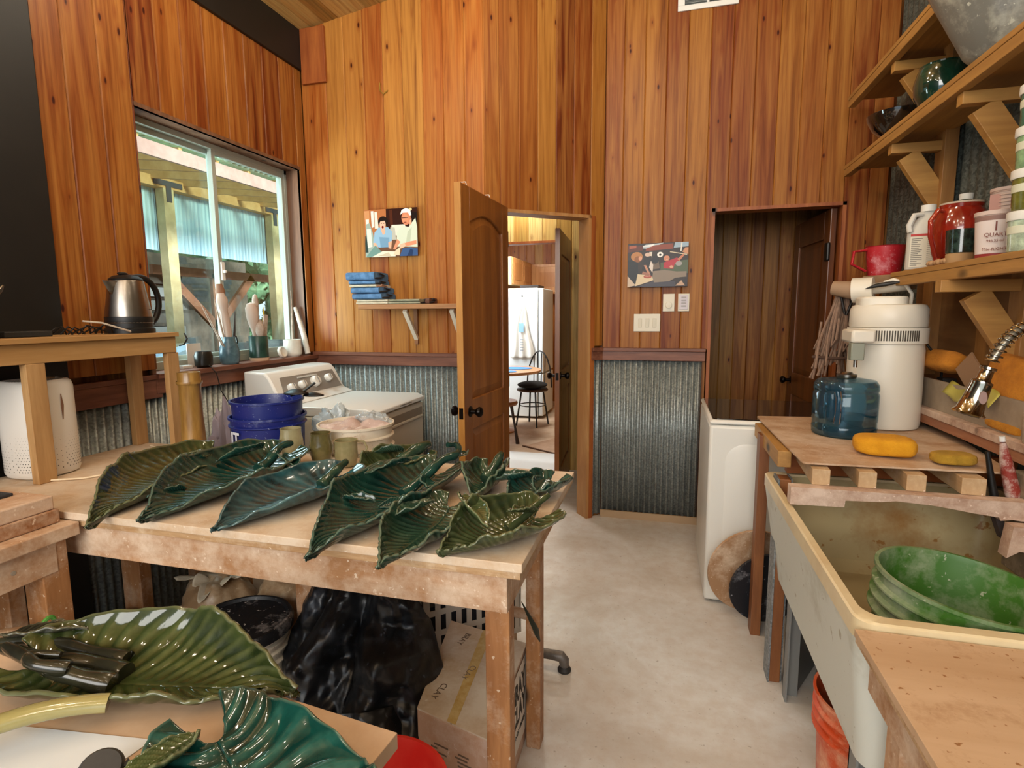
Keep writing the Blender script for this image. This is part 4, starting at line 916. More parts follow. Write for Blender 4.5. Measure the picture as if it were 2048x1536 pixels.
def stem(root, pts, r, mat, name='stem'):
    q = [Vector(p) for p in pts]; out = []
    for i in range(len(q) - 1):
        for t_ in range(12):
            a = t_ / 12; p0 = q[max(0, i - 1)]; p1 = q[i]; p2 = q[i + 1]; p3 = q[min(len(q) - 1, i + 2)]
            out.append(.5 * ((2 * p1) + (-p0 + p2) * a + (2 * p0 - 5 * p1 + 4 * p2 - p3) * a * a + (-p0 + 3 * p1 - 3 * p2 + p3) * a ** 3))
    out.append(q[-1]); n = len(out)
    rs = [r * (1.25 - .7 * i / n) * (1 + .10 * math.sin(i * .45)) for i in range(n)]
    m = MB().tube(out, rs, 12); m.at = {'vein': [.15] * len(m.v), 'rim': [0.0] * len(m.v)}
    return m.obj(name, mat, root)
def platter(label, tip, base, wl, wr, hl, hr, mat, seed, z=tz, name='leaf_platter', pitch=0, roll=0, **k):
    t_, b = Vector((tip[0], tip[1], 0)), Vector((base[0], base[1], 0)); d = t_ - b; L_ = d.length
    q = thing(name, label, 'platter', (b.x, b.y, z + .0065), group='green leaf platters on the worktable' if z == tz else None)
    q.rotation_euler = Euler((pitch, roll, math.atan2(d.y, d.x) - PI / 2), 'XYZ')
    leaf_mesh(mat, leaf_surf(L_, wl, wr, hl, hr, seed, **k), parent=q)
    return q, L_
# x+ of the local frame (wr) is on the photographer's left of a platter whose tip points forward
q, L_ = platter('olive-black leaf platter, leftmost of the row, beside the bamboo vase', (-1.485, 1.095), (-1.62, 1.66), .125, .165, .050, .095, gl_olive, 1, drop=.02, veins=19, vamp=.0028)
little_leaf(q, (-.035, .10, .055), .4, .12, .034, gl_olive, .25, -.3, 3); little_leaf(q, (.05, -.02, .045), -.6, .13, .035, gl_olive, -.1, .1, 4)
stem(q, [(.0, .08, .02), (-.02, .03, .035), (-.05, -.03, .05), (-.09, -.02, .065)], .009, gl_olive)
q, L_ = platter('teal leaf platter with several sculpted leaflets, second in the row from the left', (-1.335, 1.125), (-1.37, 1.70), .175, .175, .060, .100, gl_teal, 2, drop=.0, veins=17, vamp=.0026)
little_leaf(q, (.030, .03, .075), -.45, .17, .034, gl_teal, -.1, .45, 5, .016); little_leaf(q, (-.05, .04, .05), .9, .15, .042, gl_teal, -.1, -.2, 6, .02)
stem(q, [(-.02, .13, .02), (-.025, .08, .04), (-.03, .02, .075), (-.045, -.03, .080)], .019, gl_teal)
little_leaf(q, (-.055, .26, .030), 2.6, .15, .030, gl_teal, .0, -.1, 7); little_leaf(q, (.06, .37, .022), -.2, .11, .020, gl_teal, .1, .3, 8, .018)
stem(q, [(.0, .36, .012), (-.02, .30, .016), (-.03, .22, .02), (-.02, .14, .02)], .007, gl_teal)
q, L_ = platter('smooth blue-sheened leaf platter with a plain bowl, third in the row', (-1.10, 1.125), (-1.03, 1.55), .150, .150, .058, .070, gl_blue, 3, veins=12, vamp=.0009, ruff=.004, lobe=.24)
stem(q, [(.0, .06, .012), (-.002, .02, .035), (-.004, -.03, .055), (.0, -.06, .062)], .017, gl_green)
q, L_ = platter('large dark green leaf platter with curling stem and leaflets, middle of the row', (-.775, 1.065), (-.715, 1.65), .150, .170, .072, .090, gl_teal, 4, veins=19, vamp=.0028, drop=.01)
little_leaf(q, (.055, .07, .085), -.3, .17, .036, gl_teal, 0, .2, 9, .018); little_leaf(q, (-.03, .12, .05), .5, .14, .032, gl_teal, .1, -.5, 10)
stem(q, [(.0, .20, .02), (-.02, .12, .05), (-.05, .05, .09), (-.075, -.01, .10), (-.055, -.05, .118), (-.035, -.02, .125)], .015, gl_teal)
little_leaf(q, (-.07, -.01, .085), 3.3, .11, .03, gl_green, -.1, 0, 11); little_leaf(q, (-.01, .33, .022), 2.7, .13, .026, gl_teal, 0, .1, 12); little_leaf(q, (.03, .30, .028), -1.0, .09, .02, gl_teal, .2, 0, 13)
q, L_ = platter('brown-green leaf platter with a curled knob, half hidden behind the middle platter', (-.955, 1.55), (-.86, 1.82), .125, .125, .060, .075, gl_olive, 5, veins=14)
stem(q, [(.0, .08, .03), (-.01, .03, .06), (-.02, -.02, .075), (-.01, -.05, .070)], .022, gl_green); little_leaf(q, (.03, .04, .06), -.7, .10, .035, gl_green, 0, .3, 14, .018)
q, L_ = platter('medium olive leaf platter with a folded leaflet, tip over the table edge', (-.585, 1.040), (-.555, 1.375), .110, .115, .045, .065, gl_green, 6, veins=14, vamp=.0026)
little_leaf(q, (-.045, .02, .065), .75, .20, .040, glaze('sage_leaf_glaze', '2e3d24', '4d5c38', '8f9a70'), -.05, -.25, 15, .022); little_leaf(q, (.03, .05, .05), -.3, .12, .045, gl_green, 0, .2, 16, .015)
q, L_ = platter('right-hand olive leaf platter at the table corner, tip toward the camera', (-.478, 1.125), (-.31, 1.35), .110, .125, .050, .075, gl_olive, 7, veins=14, vamp=.0026, lobe=.3)
stem(q, [(.0, .09, .018), (-.003, .04, .04), (-.004, -.01, .066), (-.010, -.04, .082)], .012, gl_olive); little_leaf(q, (-.02, .015, .05), .2, .10, .028, gl_olive, .3, .2, 17)
q, L_ = platter('small three-cornered leaf dish standing behind the corner platters', (-.530, 1.50), (-.545, 1.71), .085, .085, .080, .080, gl_green, 8, veins=9, vamp=.0018, lobe=.35, tip_up=.0)
stem(q, [(.0, .06, .02), (-.02, .0, .06), (-.03, -.04, .085)], .018, gl_green)
q, L_ = platter('small round teal leaf dish at the right end of the table', (-.425, 1.50), (-.330, 1.665), .095, .10, .050, .055, gl_teal, 9, veins=10, vamp=.0024, lobe=.35)
little_leaf(q, (.03, .06, .05), -.7, .13, .045, gl_teal, -.1, .1, 18, .02); little_leaf(q, (-.02, .05, .045), .5, .10, .04, gl_teal, -.1, -.3, 19, .02)

# ---- foreground board with its two platters
q = thing('fibreboard', 'smooth brown fibreboard at the bottom left carrying the two nearest platters', 'board', (0, 0, 0))
mdf = plain('fibreboard_tan', 'b9997a', .6, c2='c4a688', ns=9); mdfe = plain('fibreboard_edge', '9c744a', .75, c2='86603a', ns=60)
M = None
MB().prism([(-.332, .616), (-1.08, .70), (-1.18, .10), (-.40, .05)][::1], tz - .024, tz).obj('board_face', [mdf], q, bevel=.001, smooth=False)
q = thing('board_stand', 'wooden stand under the foreground fibreboard', 'table', (0, 0, 0))
for x, y in ((-.50, .15), (-.50, .52), (-1.02, .2), (-1.02, .57)): MB().box((x, y, 0), (x + .05, y + .05, .78)).obj('leg', tw_z, q, smooth=False)
MB().box((-1.04, .14, .785), (-.44, .62, .8255)).obj('stand_top', tw_dirty, q, smooth=False)
tag(MB().prism([(-1.10, .50), (-.66, .56), (-.70, .33), (-1.12, .28)], 0, .0012).obj('paper_sheet', plain('white_paper', 'cdd0d2', .7), loc=(0.02, -.04, tz + .0003), smooth=False), 'sheet of white paper under the nearest olive platter', 'paper')
q, L_ = platter('largest moss-green leaf platter with tangled sculpted stems, nearest left foreground', (-.520, .635), (-.900, .560), .128, .080, .072, .028, gl_fg1, 10, z=tz + .001, name='leaf_platter', veins=13, vamp=.0026, ruff=.004, lobe=.20, roll=0)
q['group'] = 'green leaf platters in the foreground'
dkst = glaze('dark_root_glaze', '14120e', '2b2a1e', '5a5a44', rough=.2)
stem(q, [(-.01, .13, .012), (-.02, .07, .020), (-.015, .0, .030), (-.03, -.09, .035)], .014, dkst); stem(q, [(.015, .13, .014), (.02, .08, .028), (.01, .01, .040), (-.02, -.07, .045)], .013, dkst)
stem(q, [(-.04, .11, .014), (-.045, .04, .024), (-.055, -.04, .032), (-.05, -.12, .03)], .012, dkst); little_leaf(q, (-.05, -.10, .040), .3, .13, .03, dkst, 0, -.2, 21, .012); stem(q, [(.02, .07, .04), (.03, .03, .052), (.01, .0, .052), (.0, .04, .048)], .009, dkst)
q, L_ = platter('emerald-teal fan-shaped leaf platter at the bottom edge', (-.235, .375), (-.525, .510), .125, .115, .028, .032, gl_fg2, 11, z=tz + .001, veins=9, vamp=.0050, ruff=.004, lobe=.30, wide=.52)
q['group'] = 'green leaf platters in the foreground'
little_leaf(q, (.02, -.01, .035), -1.4, .11, .028, glaze('olive_frond_glaze', '1c2a14', '3c4a26', '8f9c70'), 0, .1, 22, .012)
cel = plain('straw_celadon_glaze', '8d8450', .15, 0, .6, coat=.6, c2='a79c66', ns=8)
tag(MB().tube([Vector((-.735, .530, .030)) + Vector((-.012 * i, -.0085 * i - .0004 * i * i, .012 * math.sin(i / 12 * PI))) for i in range(13)], [.0145] * 13, 16, flat=.8).obj('ceramic_arc', cel, loc=(.01, -.0, tz + .001)), 'pale straw-glazed curved ceramic handle over the white paper', 'handle')
q = thing('clamp_knob', 'small black plastic clamp knob beside the teal foreground platter', 'clamp', (-.640, .450, tz + .001))
MB().lathe([(.020, 0), (.023, .004), (.024, .03), (.020, .036), (0, .037)], (0, 0, 0.003), 28, R=Ry(.5) @ Rx(.3)).obj('knob_body', plain('grey_black_rubber', '2e2d2c', .5, c2='3a3938', ns=20), q)
m = MB()
for i in range(4): m.add([(.03, .012 - i * .012, .03 - i * .003), (.045, .008 - i * .012, .026 - i * .003), (.03, .004 - i * .012, .026 - i * .003), (.031, .008 - i * .012, .018 - i * .003)], [(0, 1, 2), (0, 3, 1), (1, 3, 2), (0, 2, 3)])
m.obj('teeth', black, q, smooth=False)

# ================================================================ LEFT DESK
q = thing('side_table', 'rough clay-stained side table left of the worktable, boards stacked on it', 'table', (0, 0, 0))
MB().box((-2.20, .30, .790), (-1.600, 1.143, .828)).obj('tabletop', tw_y, q, bevel=.003, smooth=False)
MB().box((-1.66, .35, .70), (-1.622, 1.09, .7895)).obj('apron', tw_y, q, bevel=.002, smooth=False)
MB().box((-1.70, 1.05, 0), (-1.625, 1.12, .7895)).obj('leg', tw_z, q, bevel=.003, smooth=False)
MB().box((-2.16, 1.05, 0), (-2.10, 1.12, .7895)).obj('leg', tw_z, q, bevel=.003, smooth=False)
MB().beam((-1.65, 1.075, .50), (-1.65, .55, .71), .03, .09).obj('brace', tw_y, q, bevel=.002, smooth=False)
for y, z_ in ((.98, .745), (.84, .75), (.80, .73)): MB().lathe([(.006, 0), (.006, .001), (.003, .0012), (0, .0008)], (-1.6215, y, z_), 14, R=Ry(PI / 2)).obj('screw_head', plain('screw_steel', 'c9bfae', .4, .6), q)
bw = wood('stacked_board_wood', '7a4826', 'a06c40', 1, .8, .6, dust='d6bda2', dustamt=.3); bt = wood('board_top_pink', 'b08868', 'd0a988', 1, .8, .65, dust='e0cbb4', dustamt=.4)
for i, lb_ in enumerate(('thick clay-dusted board, lower of the two on the side table', 'thick clay-dusted board, upper of the two on the side table')):
    q = thing('wooden_bat_board', lb_, 'board', (0, 0, .8285 + i * .0405), group='boards stacked on the side table')
    MB().box((-2.12, .45, 0), (-1.645 - i * .006, 1.125 - i * .008, .040)).obj('board_edge', bw if i == 0 else bt, q, bevel=.004, smooth=False)
tag(MB().box((-2.08, .55, 0), (-1.755, 1.085, .008)).obj('slate_tile', dusty('slate_black', '2a2b30', '6d6f78', .2, 7, .45), bevel=.002, smooth=False, loc=(0, 0, .9100)), 'black slate tile lying on top of the stacked boards', 'tile')
q = thing('spring_clip', 'bright green plastic spring clip hanging from the side table', 'clip', (-1.30, .95, .46))
gp = plain('lime_plastic', '4f8f3a', .4)
q.location = (-1.585, .97, .555)
MB().tube([(0, .0 + .022 * math.cos(2 * PI * i / 20), .045 * math.sin(2 * PI * i / 20)) for i in range(20)], .0065, 8, closed=True).obj('loop', gp, q)
MB().tube([(.004, .03 + .02 * math.cos(2 * PI * i / 20), .03 + .040 * math.sin(2 * PI * i / 20)) for i in range(20)], .006, 8, closed=True).obj('loop', gp, q)
q.rotation_euler = (-.5, 0, 0)
# ================================================================ UNDER THE TABLE
blk = dusty('black_tarp', '0e0f12', '3a3f48', .15, 6, .36, bump=.4)
def cloth(name, label, loc, fn, mat=blk, nu=110, nv=90, cat='tarp', solid=.002):
    return tag(MB().grid(fn, nu, nv).obj(name, mat, loc=loc, solid=solid, ang=1.0), label, cat)
def drape(pts, wid, seed, amp=.05, fold=5, famp=.03, bulge=.0):
    P_ = [Vector(p) for p in pts]; n = len(P_) - 1
    def fn(u, v):
        t_ = v * n; i = min(int(t_), n - 1); a = t_ - i; a = a * a * (3 - 2 * a); c_ = P_[i].lerp(P_[i + 1], a)
        w_ = wid[i] + (wid[i + 1] - wid[i]) * a; d = (P_[i + 1] - P_[i]).normalized()
        sd = Vector((.88, .42, 0)); nm = Vector((.25, -.85, .35)).normalized(); s = 2 * u - 1
        p = c_ + sd * (s * w_) + nm * (bulge * math.cos(s * PI / 2))
        f = math.sin(s * fold * 2 + seed + v * 2.2) * famp + amp * 1.3 * noise.noise(p * 5.5 + Vector((seed, 0, 0))) + .5 * amp * noise.noise(p * 13 + Vector((0, seed, 0))) + .2 * amp * noise.noise(p * 31)
        f += .022 * (1 - 3 * abs(noise.noise(p * 4 + Vector((0, 0, seed)))))
        return p + nm * f
    return fn
cloth('black_tarp', 'heap of black plastic tarp hanging under the table, left part', (0, 0, 0), drape([(-.92, 1.52, .66), (-.92, 1.49, .52), (-.98, 1.40, .34), (-1.02, 1.32, .16), (-1.04, 1.30, .05)], [.05, .09, .11, .13, .15], 2, .075, 2.5, .014, .06))
cloth('black_tarp', 'sheet of black plastic folded over in front of the clay box', (0, 0, 0), drape([(-.80, 1.46, .62), (-.77, 1.44, .48), (-.74, 1.38, .33), (-.74, 1.30, .20), (-.78, 1.26, .06)], [.05, .11, .14, .15, .11], 7, .06, 1, .008, .08))
cloth('black_tarp', 'small flap of blue-black plastic at the foot of the folded sheet', (0, 0, 0), drape([(-.78, 1.30, .30), (-.73, 1.22, .20), (-.72, 1.19, .06)], [.14, .15, .10], 11, .05, 1, .008, .04))
cloth('black_tarp', 'crumpled black bag slumped on the floor behind the tarp heap', (0, 0, 0), drape([(-1.10, 1.64, .50), (-1.10, 1.60, .36), (-1.12, 1.58, .18), (-1.1, 1.56, .02)], [.06, .12, .15, .14], 15, .07, 2, .015, .08))
# lidded bucket
q = thing('lidded_bucket', 'white bucket with a clay-smeared black lid under the table', 'bucket', (-1.365, 1.465, 0))
bucket(q, .150, .365, wb, ribs=(.70, .80, .88))
lidm = dusty('black_lid', '121316', 'c9bfb8', .18, 7, .5)
MB().lathe([(.160, .345), (.168, .348), (.168, .372), (.160, .384), (.150, .384), (.144, .374), (.08, .372), (0, .376)], n=56, wob=lambda a, z: .012 * noise.noise(Vector((math.cos(a) * 3, math.sin(a) * 3, z * 40)))).obj('lid', lidm, q)
MB().beam((.10, -.115, .23), (.115, -.13, .33), .022, .03).obj('bail_lug', wb, q, bevel=.005)
# clay bags
bagm = dusty('clay_bag_film', '9a7a58', 'cbb595', .45, 5, .4, bump=.25)
def bag(label, loc, r, seed, knot=None):
    q = thing('clay_bag', label, 'bag', loc)
    def fn(u, v):
        a = 2 * PI * u; b = PI * (v - .5); p = Vector((math.cos(a) * math.cos(b), math.sin(a) * math.cos(b), math.sin(b)))
        k = 1 + .16 * noise.noise(p * 1.6 + Vector((seed, 0, 0))) + .07 * noise.noise(p * 5 + Vector((0, seed, 0)))
        z = max(p.z * r[2] * k, -r[2] * .8); return (p.x * r[0] * k, p.y * r[1] * k, z + r[2] * .8)
    MB().grid(fn, 48, 30, closed_u=True).obj('bag_body', bagm, q, ang=1.2)
    if knot:
        kz = r[2] * 1.55
        def kf(u, v):
            a = 2 * PI * u; w_ = .018 + knot * v ** 1.3 * (1 + .35 * math.sin(a * 5 + seed) + .3 * math.sin(a * 9))
            return (w_ * math.cos(a), w_ * math.sin(a), kz + knot * .9 * v * (1 + .3 * math.sin(a * 3 + seed)) - knot * .5 * v * v + .012 * math.sin(a * 11) * v)
        MB().grid(kf, 60, 12, closed_u=True).obj('gathered_neck', plain('pale_bag_film', 'c3b296', .4, c2='d6cab2', ns=14), q, solid=.001, ang=1.2)
    return q
bag('large knotted plastic clay bag behind the lidded bucket', (-1.72, 1.74, 0), (.17, .15, .21), 2, .085)
bag('tan clay bag lying on the floor by the side table leg', (-1.90, 1.46, 0), (.20, .14, .17), 5)
bag('clay bag with a torn white neck in front of the large knotted one', (-1.66, 1.52, 0), (.13, .11, .15), 9, .05)
bag('creased pale clay bag behind the lidded bucket, right of the large one', (-1.42, 1.76, 0), (.15, .12, .22), 12)
# cardboard box of clay
card = dusty('white_carton', 'c0a684', 'dcd3c4', .75, 4, .75, bump=.05); cardb = dusty('carton_front', 'bd9a80', 'd6c6ba', .45, 5, .8, bump=.05)
q = thing('cardboard_box', 'worn white cardboard clay box with taped lid under the table end', 'box', (0, 0, 0))
bxp = [(-.405, 1.225), (-.408, 1.655), (-.70, 1.72), (-.63, 1.285)]
MB().prism(bxp, .001, .325).obj('carton', cardb, q, bevel=.003, smooth=False)
def lerp2(a, b, t_): return (a[0] + (b[0] - a[0]) * t_, a[1] + (b[1] - a[1]) * t_)
m1 = [bxp[0], bxp[1], lerp2(bxp[1], bxp[2], .49), lerp2(bxp[0], bxp[3], .49)]; m2 = [lerp2(bxp[0], bxp[3], .51), lerp2(bxp[1], bxp[2], .51), bxp[2], bxp[3]]
MB().prism(m1, .3255, .330).obj('flap', card, q, smooth=False); MB().prism(m2, .3255, .330).obj('flap', card, q, smooth=False)
MB().prism([lerp2(bxp[0], bxp[3], .44), lerp2(bxp[1], bxp[2], .44), lerp2(bxp[1], bxp[2], .56), lerp2(bxp[0], bxp[3], .56)], .3303, .3309).obj('tape', plain('yellowed_tape', 'b8964a', .25, coat=.3, c2='d0b77c', ns=20), q, smooth=False)
ink = plain('black_ink', '1c1a18', .6); inkf = plain('faded_ink', '6f5c4c', .7)
lab = MB().box((-.4045, 1.27, .06), (-.4040, 1.645, .315)).obj('label', plain('label_white', 'd9d2c8', .7), q, smooth=False)
text('lettering', 'BRAY\nCLAY', .088, ink, q, (-.4035, 1.452, .225), (PI / 2, 0, PI / 2), bold=.002, spacing=.85, sx=.72)
text('lettering', 'DO NOT FREEZE', .020, ink, q, (-.4035, 1.452, .110), (PI / 2, 0, PI / 2))
text('lettering', 'CLAY', .028, inkf, q, (-.545, 1.50, .3304), (0, 0, -1.75)); text('lettering', 'CLAY', .028, inkf, q, (-.60, 1.40, .3304), (0, 0, -1.75)); text('lettering', 'BRAY', .028, inkf, q, (-.62, 1.66, .3304), (0, 0, -1.75))
fr = Vector((bxp[0][0] - bxp[3][0], bxp[0][1] - bxp[3][1], 0)).normalized(); fa = math.atan2(fr.y, fr.x); fn_ = Vector((fr.y, -fr.x, 0))
m = MB(); rr = random.Random(2); o_ = Vector((bxp[3][0], bxp[3][1], 0)) + fn_ * .0006
for c0 in (.045, .125):
    for i in range(16):
        z_ = .245 - i * .0115; w_ = .02 + .03 * rr.random(); a = o_ + fr * (c0 + .012 * rr.random()); b = a + fr * w_
        m.add([(a.x, a.y, z_), (b.x, b.y, z_), (b.x, b.y, z_ + .0055), (a.x, a.y, z_ + .0055)], [(0, 1, 2, 3)])
m.obj('printed_list', inkf, q, smooth=False)
# laundry basket
bk = plain('white_basket_plastic', 'cfc9bf', .4)
q = thing('laundry_basket', 'white slotted plastic laundry basket behind the clay box', 'basket', (-.78, 2.02, .12), rz=.75)
def bside(q, w_, h, cols, rows, M_):
    m = MB(); t_ = .004; sw = w_ / (cols * 2 + 1); sh = h / (rows + .6)
    for r_ in range(rows + 1): m.box((0, 0, r_ * sh - .0), (w_, t_, r_ * sh + .022))
    for c_ in range(cols + 1): m.box((c_ * 2 * sw - (0 if c_ == 0 else sw * .15), .0003, 0), (c_ * 2 * sw + sw * .85, t_ - .0003, rows * sh))
    m.v = [tuple(M_ @ Vector(v)) for v in m.v]; return m.obj('basket_side', bk, q, smooth=False)
bside(q, .40, .30, 9, 3, Matrix.Translation((-.2, -.15, 0))); bside(q, .40, .30, 9, 3, Matrix.Translation((-.2, .15, 0)))
bside(q, .30, .30, 6, 3, Matrix.Translation((-.2, -.15, 0)) @ Matrix.Rotation(PI / 2, 4, 'Z')); bside(q, .30, .30, 6, 3, Matrix.Translation((.204, -.15, 0)) @ Matrix.Rotation(PI / 2, 4, 'Z'))
MB().box((-.2, -.146, 0), (.2, .15, .004)).obj('basket_floor', bk, q, smooth=False); MB().box((-.195, -.14, .005), (.195, .145, .2)).obj('dark_laundry', plain('dark_laundry', '1c1e26', .9), q)
q = thing('crate', 'low wooden crate carrying the laundry basket', 'crate', (-.78, 2.02, 0), rz=.75); MB().box((-.19, -.14, 0), (.19, .14, .1195)).obj('crate_side', tw_dirty, q, bevel=.003, smooth=False)
q = thing('coiled_strap', 'dark blue plastic ring hanging beside the basket under the table', 'ring', (-.53, 1.79, .55))
MB().tube([(.045 * math.cos(2 * PI * i / 24), 0, .03 * math.sin(2 * PI * i / 24)) for i in range(24)], .006, 8, closed=True).obj('ring', plain('navy_plastic', '151c4a', .4), q)
tag(MB().box((-.012, -.012, 0), (.012, .012, .56)).obj('black_post', black, loc=(-.505, 1.76, 0)), 'slim black metal post standing behind the front table leg', 'post')
tag(MB().tube([(-.385, 1.50, .56), (-.365, 1.52, .50), (-.35, 1.55, .44), (-.345, 1.57, .40)], [.002, .010, .016, .004], 10, flat=.35).obj('dried_leaf', plain('dark_leaf', '1c2416', .6)), 'dark pointed leaf hanging between the two end legs', 'leaf')
q = thing('pipe_foot', 'grey cast metal pipe elbow foot on the floor right of the table leg', 'pipe', (-.345, 2.02, .0))
MB().tube([(-.35, .02, .055), (-.05, .0, .06), (-.012, 0, .058), (-.002, 0, .045), (0, 0, .02)], [.019, .019, .021, .021, .018], 14).obj('pipe', plain('cast_grey', '77706a', .5, .4, c2='5e5852', ns=20), q)
MB().lathe([(.026, 0), (.027, .008), (.022, .016), (.017, .022)], n=24).obj('foot', plain('rubber_dark', '2d2a28', .6), q)
tag(MB().tube([(-.1, .02, .0), (.02, 0, .002)], .018, 12).obj('wood_dowel', tw_dirty, loc=(-.44, 1.77, .36)), 'short wooden dowel end poking out behind the clay box', 'dowel')
q = thing('red_bucket', 'bright red bucket below the corner of the foreground board', 'bucket', (-.545, .905, .085))
red = plain('red_bucket_plastic', 'c0241c', .35, c2='cf3a2c', ns=8)
bucket(q, .148, .36, red, ribs=(.75, .88))
tag(MB().box((-.69, .74, 0), (-.40, 1.07, .084)).obj('floor_block', tw_dirty, smooth=False), 'wooden block on the floor under the red bucket', 'block')
tag(MB().tube([(-1.005, 1.52, .71), (-1.005, 1.52, .66), (-1.011, 1.52, .648), (-1.005, 1.52, .636), (-.999, 1.52, .648), (-1.005, 1.52, .66)], .0018, 6).obj('wire_loop', plain('pale_wire', 'b5ada0', .4, .5)), 'thin pale wire loop hanging under the worktable', 'wire')
# ================================================================ RIGHT SIDE
rw_y = wood('fir_along', '8f6532', 'c0904c', 1, .8, .55); rw_x = wood('fir_across', '9a6c34', 'c4954e', 0, .8, .55); rw_z = wood('fir_post', '8a5c2c', 'b8864a', 2, .8, .55)
red_z = wood('reddish_post', '6b3c1c', '9a6236', 2, .9, .5); grey_z = galv('weathered_strip', '6f7274', '9a9c9c', .6, .3)
clay_x = wood('clay_caked_board', '8f6a54', 'b8937a', 0, 1.0, .75, dust='dcc4b0', dustamt=.7)
# wall frame behind the shelves: studs and the ledge boards
q = thing('shelf_unit', 'three-tier wooden wall shelving with knee braces on the right wall', 'shelf', (0, 0, 0))
Z1, Z2, Z3 = 1.573, 2.210, 2.575
for z_, y1, nm in ((Z1, 2.80, 'lowest shelf'), (Z2, 3.60, 'middle shelf'), (Z3, 3.60, 'top shelf')):
    x0 = .945
    MB().box((x0, -.3, z_ - .020), (1.20, y1, z_)).obj('shelf_board', rw_y, q, bevel=.002, smooth=False)
    MB().box((x0 + .002, -.3, z_ - .058), (x0 + .036, y1 - .004, z_ - .0205)).obj('front_rail', rw_y, q, bevel=.002, smooth=False)
for z_, ys in ((Z3, (3.02, 2.05, 1.0)), (Z2, (2.98, 2.36, 1.3)), (Z1, (2.30, 1.35, .4))):
    for y in ys:
        MB().box((x0 + (.02 if z_ > 1.6 else -.02), y - .022, z_ - .1), (1.20, y + .022, z_ - .0585)).obj('cross_arm', rw_x, q, bevel=.002, smooth=False)
        MB().beam((x0 + .09, y, z_ - .108), (1.185, y, z_ - .34), .036, .085, ext=0).obj('knee_brace', rw_x, q, bevel=.002, smooth=False)
for y in (2.30, 2.98): MB().box((1.16, y - .045, 1.12), (1.212, y + .045, 3.3)).obj('wall_stud', rw_z, q, bevel=.002, smooth=False)
MB().box((1.19, 2.52, 1.2), (1.212, 2.60, 1.48)).obj('wall_stud', rw_z, q, smooth=False)
# bare plywood backing behind the ledge
struct(MB().box((1.200, 1.0, 1.07), (1.211, 3.2, 1.56)).obj('trim_14', wood('brown_backing', '6e4a26', '93683a', 1, .6, .6), smooth=False))
# ledge with sponges
q = thing('wall_ledge', 'narrow clay-stained ledge with a pale upstand along the right wall', 'ledge', (0, 0, 0))
MB().box((1.04, 1.2, .985), (1.198, 3.05, 1.012)).obj('ledge_board', clay_x, q, bevel=.002, smooth=False)
MB().box((1.045, 1.2, .950), (1.062, 3.05, .9845)).obj('lip_board', wood('pink_fir', '8a5236', 'b4805c', 1, .9, .6), q, smooth=False)
MB().box((1.068, 1.9, 1.0125), (1.078, 2.98, 1.13)).obj('upstand', plain('putty_panel', '8d7c68', .7, c2='a3927c', ns=7), q, smooth=False)
sg = plain('orange_sponge', 'b4701c', .95, c2='c98224', ns=22, bump=.9, bs=220); sy = plain('yellow_sponge', 'd08f10', .95, c2='e0a01c', ns=18, bump=.9, bs=240); so = plain('ochre_sponge', 'a07c22', .95, c2='b98f2c', ns=24, bump=.9, bs=220)
def sponge(label, loc, a, b, h, mat, rot=(0, 0, 0), seed=1, group=None, e=3.0):
    def fn(u, v):
        t_ = 2 * PI * u; p = PI * (v - .5); c_, s_ = math.cos(t_), math.sin(t_); cp, sp_ = math.cos(p), math.sin(p)
        f = lambda k, ex: abs(k) ** ex * (1 if k >= 0 else -1)
        x, y, z = f(c_, 2 / e) * f(cp, .45), f(s_, 2 / e) * f(cp, .45), f(sp_, .55)
        n_ = 1 + .05 * noise.noise(Vector((x * 2 + seed, y * 2, z)))
        return (x * a * n_, y * b * n_, z * h * n_)
    o = MB().grid(fn, 48, 24, closed_u=True).obj('sponge', mat, loc=loc, ang=1.5); o.rotation_euler = rot; return tag(o, label, 'sponge', group)
sponge('yellow rounded sponge lying on the board in front of the blue jug', (.740, 2.13, .953), .092, .068, .032, sy, (0, 0, -.25), 1)
sponge('small ochre sponge at the right corner of the board', (.905, 2.040, .941), .062, .045, .018, so, (0, 0, .1), 2, e=2.4)
sponge('tilted orange sponge resting over the ledge behind the distiller', (1.10, 2.62, 1.205), .045, .105, .040, sg, (.0, .45, .2), 3)
sponge('large block sponge standing at the back of the ledge', (1.135, 2.22, 1.17), .048, .125, .085, sg, (.1, .2, .0), 4)
sponge('orange sponge lying on the ledge under the block sponge', (1.125, 2.10, 1.075), .055, .14, .026, sg, (0, .05, .05), 5)
sponge('flat orange sponge at the bottom of the ledge pile', (1.12, 2.12, 1.033), .060, .15, .0175, plain('amber_sponge', 'b87818', .95, c2='cc8c24', ns=20, bump=.9, bs=220), (0, 0, .0), 6)
sponge('brownish thick sponge between the block and the lower sponges', (1.13, 2.28, 1.10), .05, .10, .032, plain('brown_sponge', '94671f', .95, c2='a87628', ns=20, bump=.9, bs=220), (0, 0, .1), 7)
tag(MB().grid(lambda u, v: (1.068 - .03 * v + .01 * math.sin(u * 9), 2.15 + .33 * u, 1.135 + .012 * math.sin(u * 7) - .045 * v), 16, 4).obj('wrapper', plain('yellow_film', 'b0a648', .4), solid=.001), 'crumpled yellow plastic wrapper over the ledge upstand', 'wrapper')
tag(MB().box((-.003, -.05, -.05), (.003, .05, .05)).obj('card_piece', plain('brown_card', '8c6a4c', .8), smooth=False, loc=(1.10, 2.42, 1.185)), 'piece of brown card propped between the two upper sponges', 'card').rotation_euler = (.8, 0, .2)
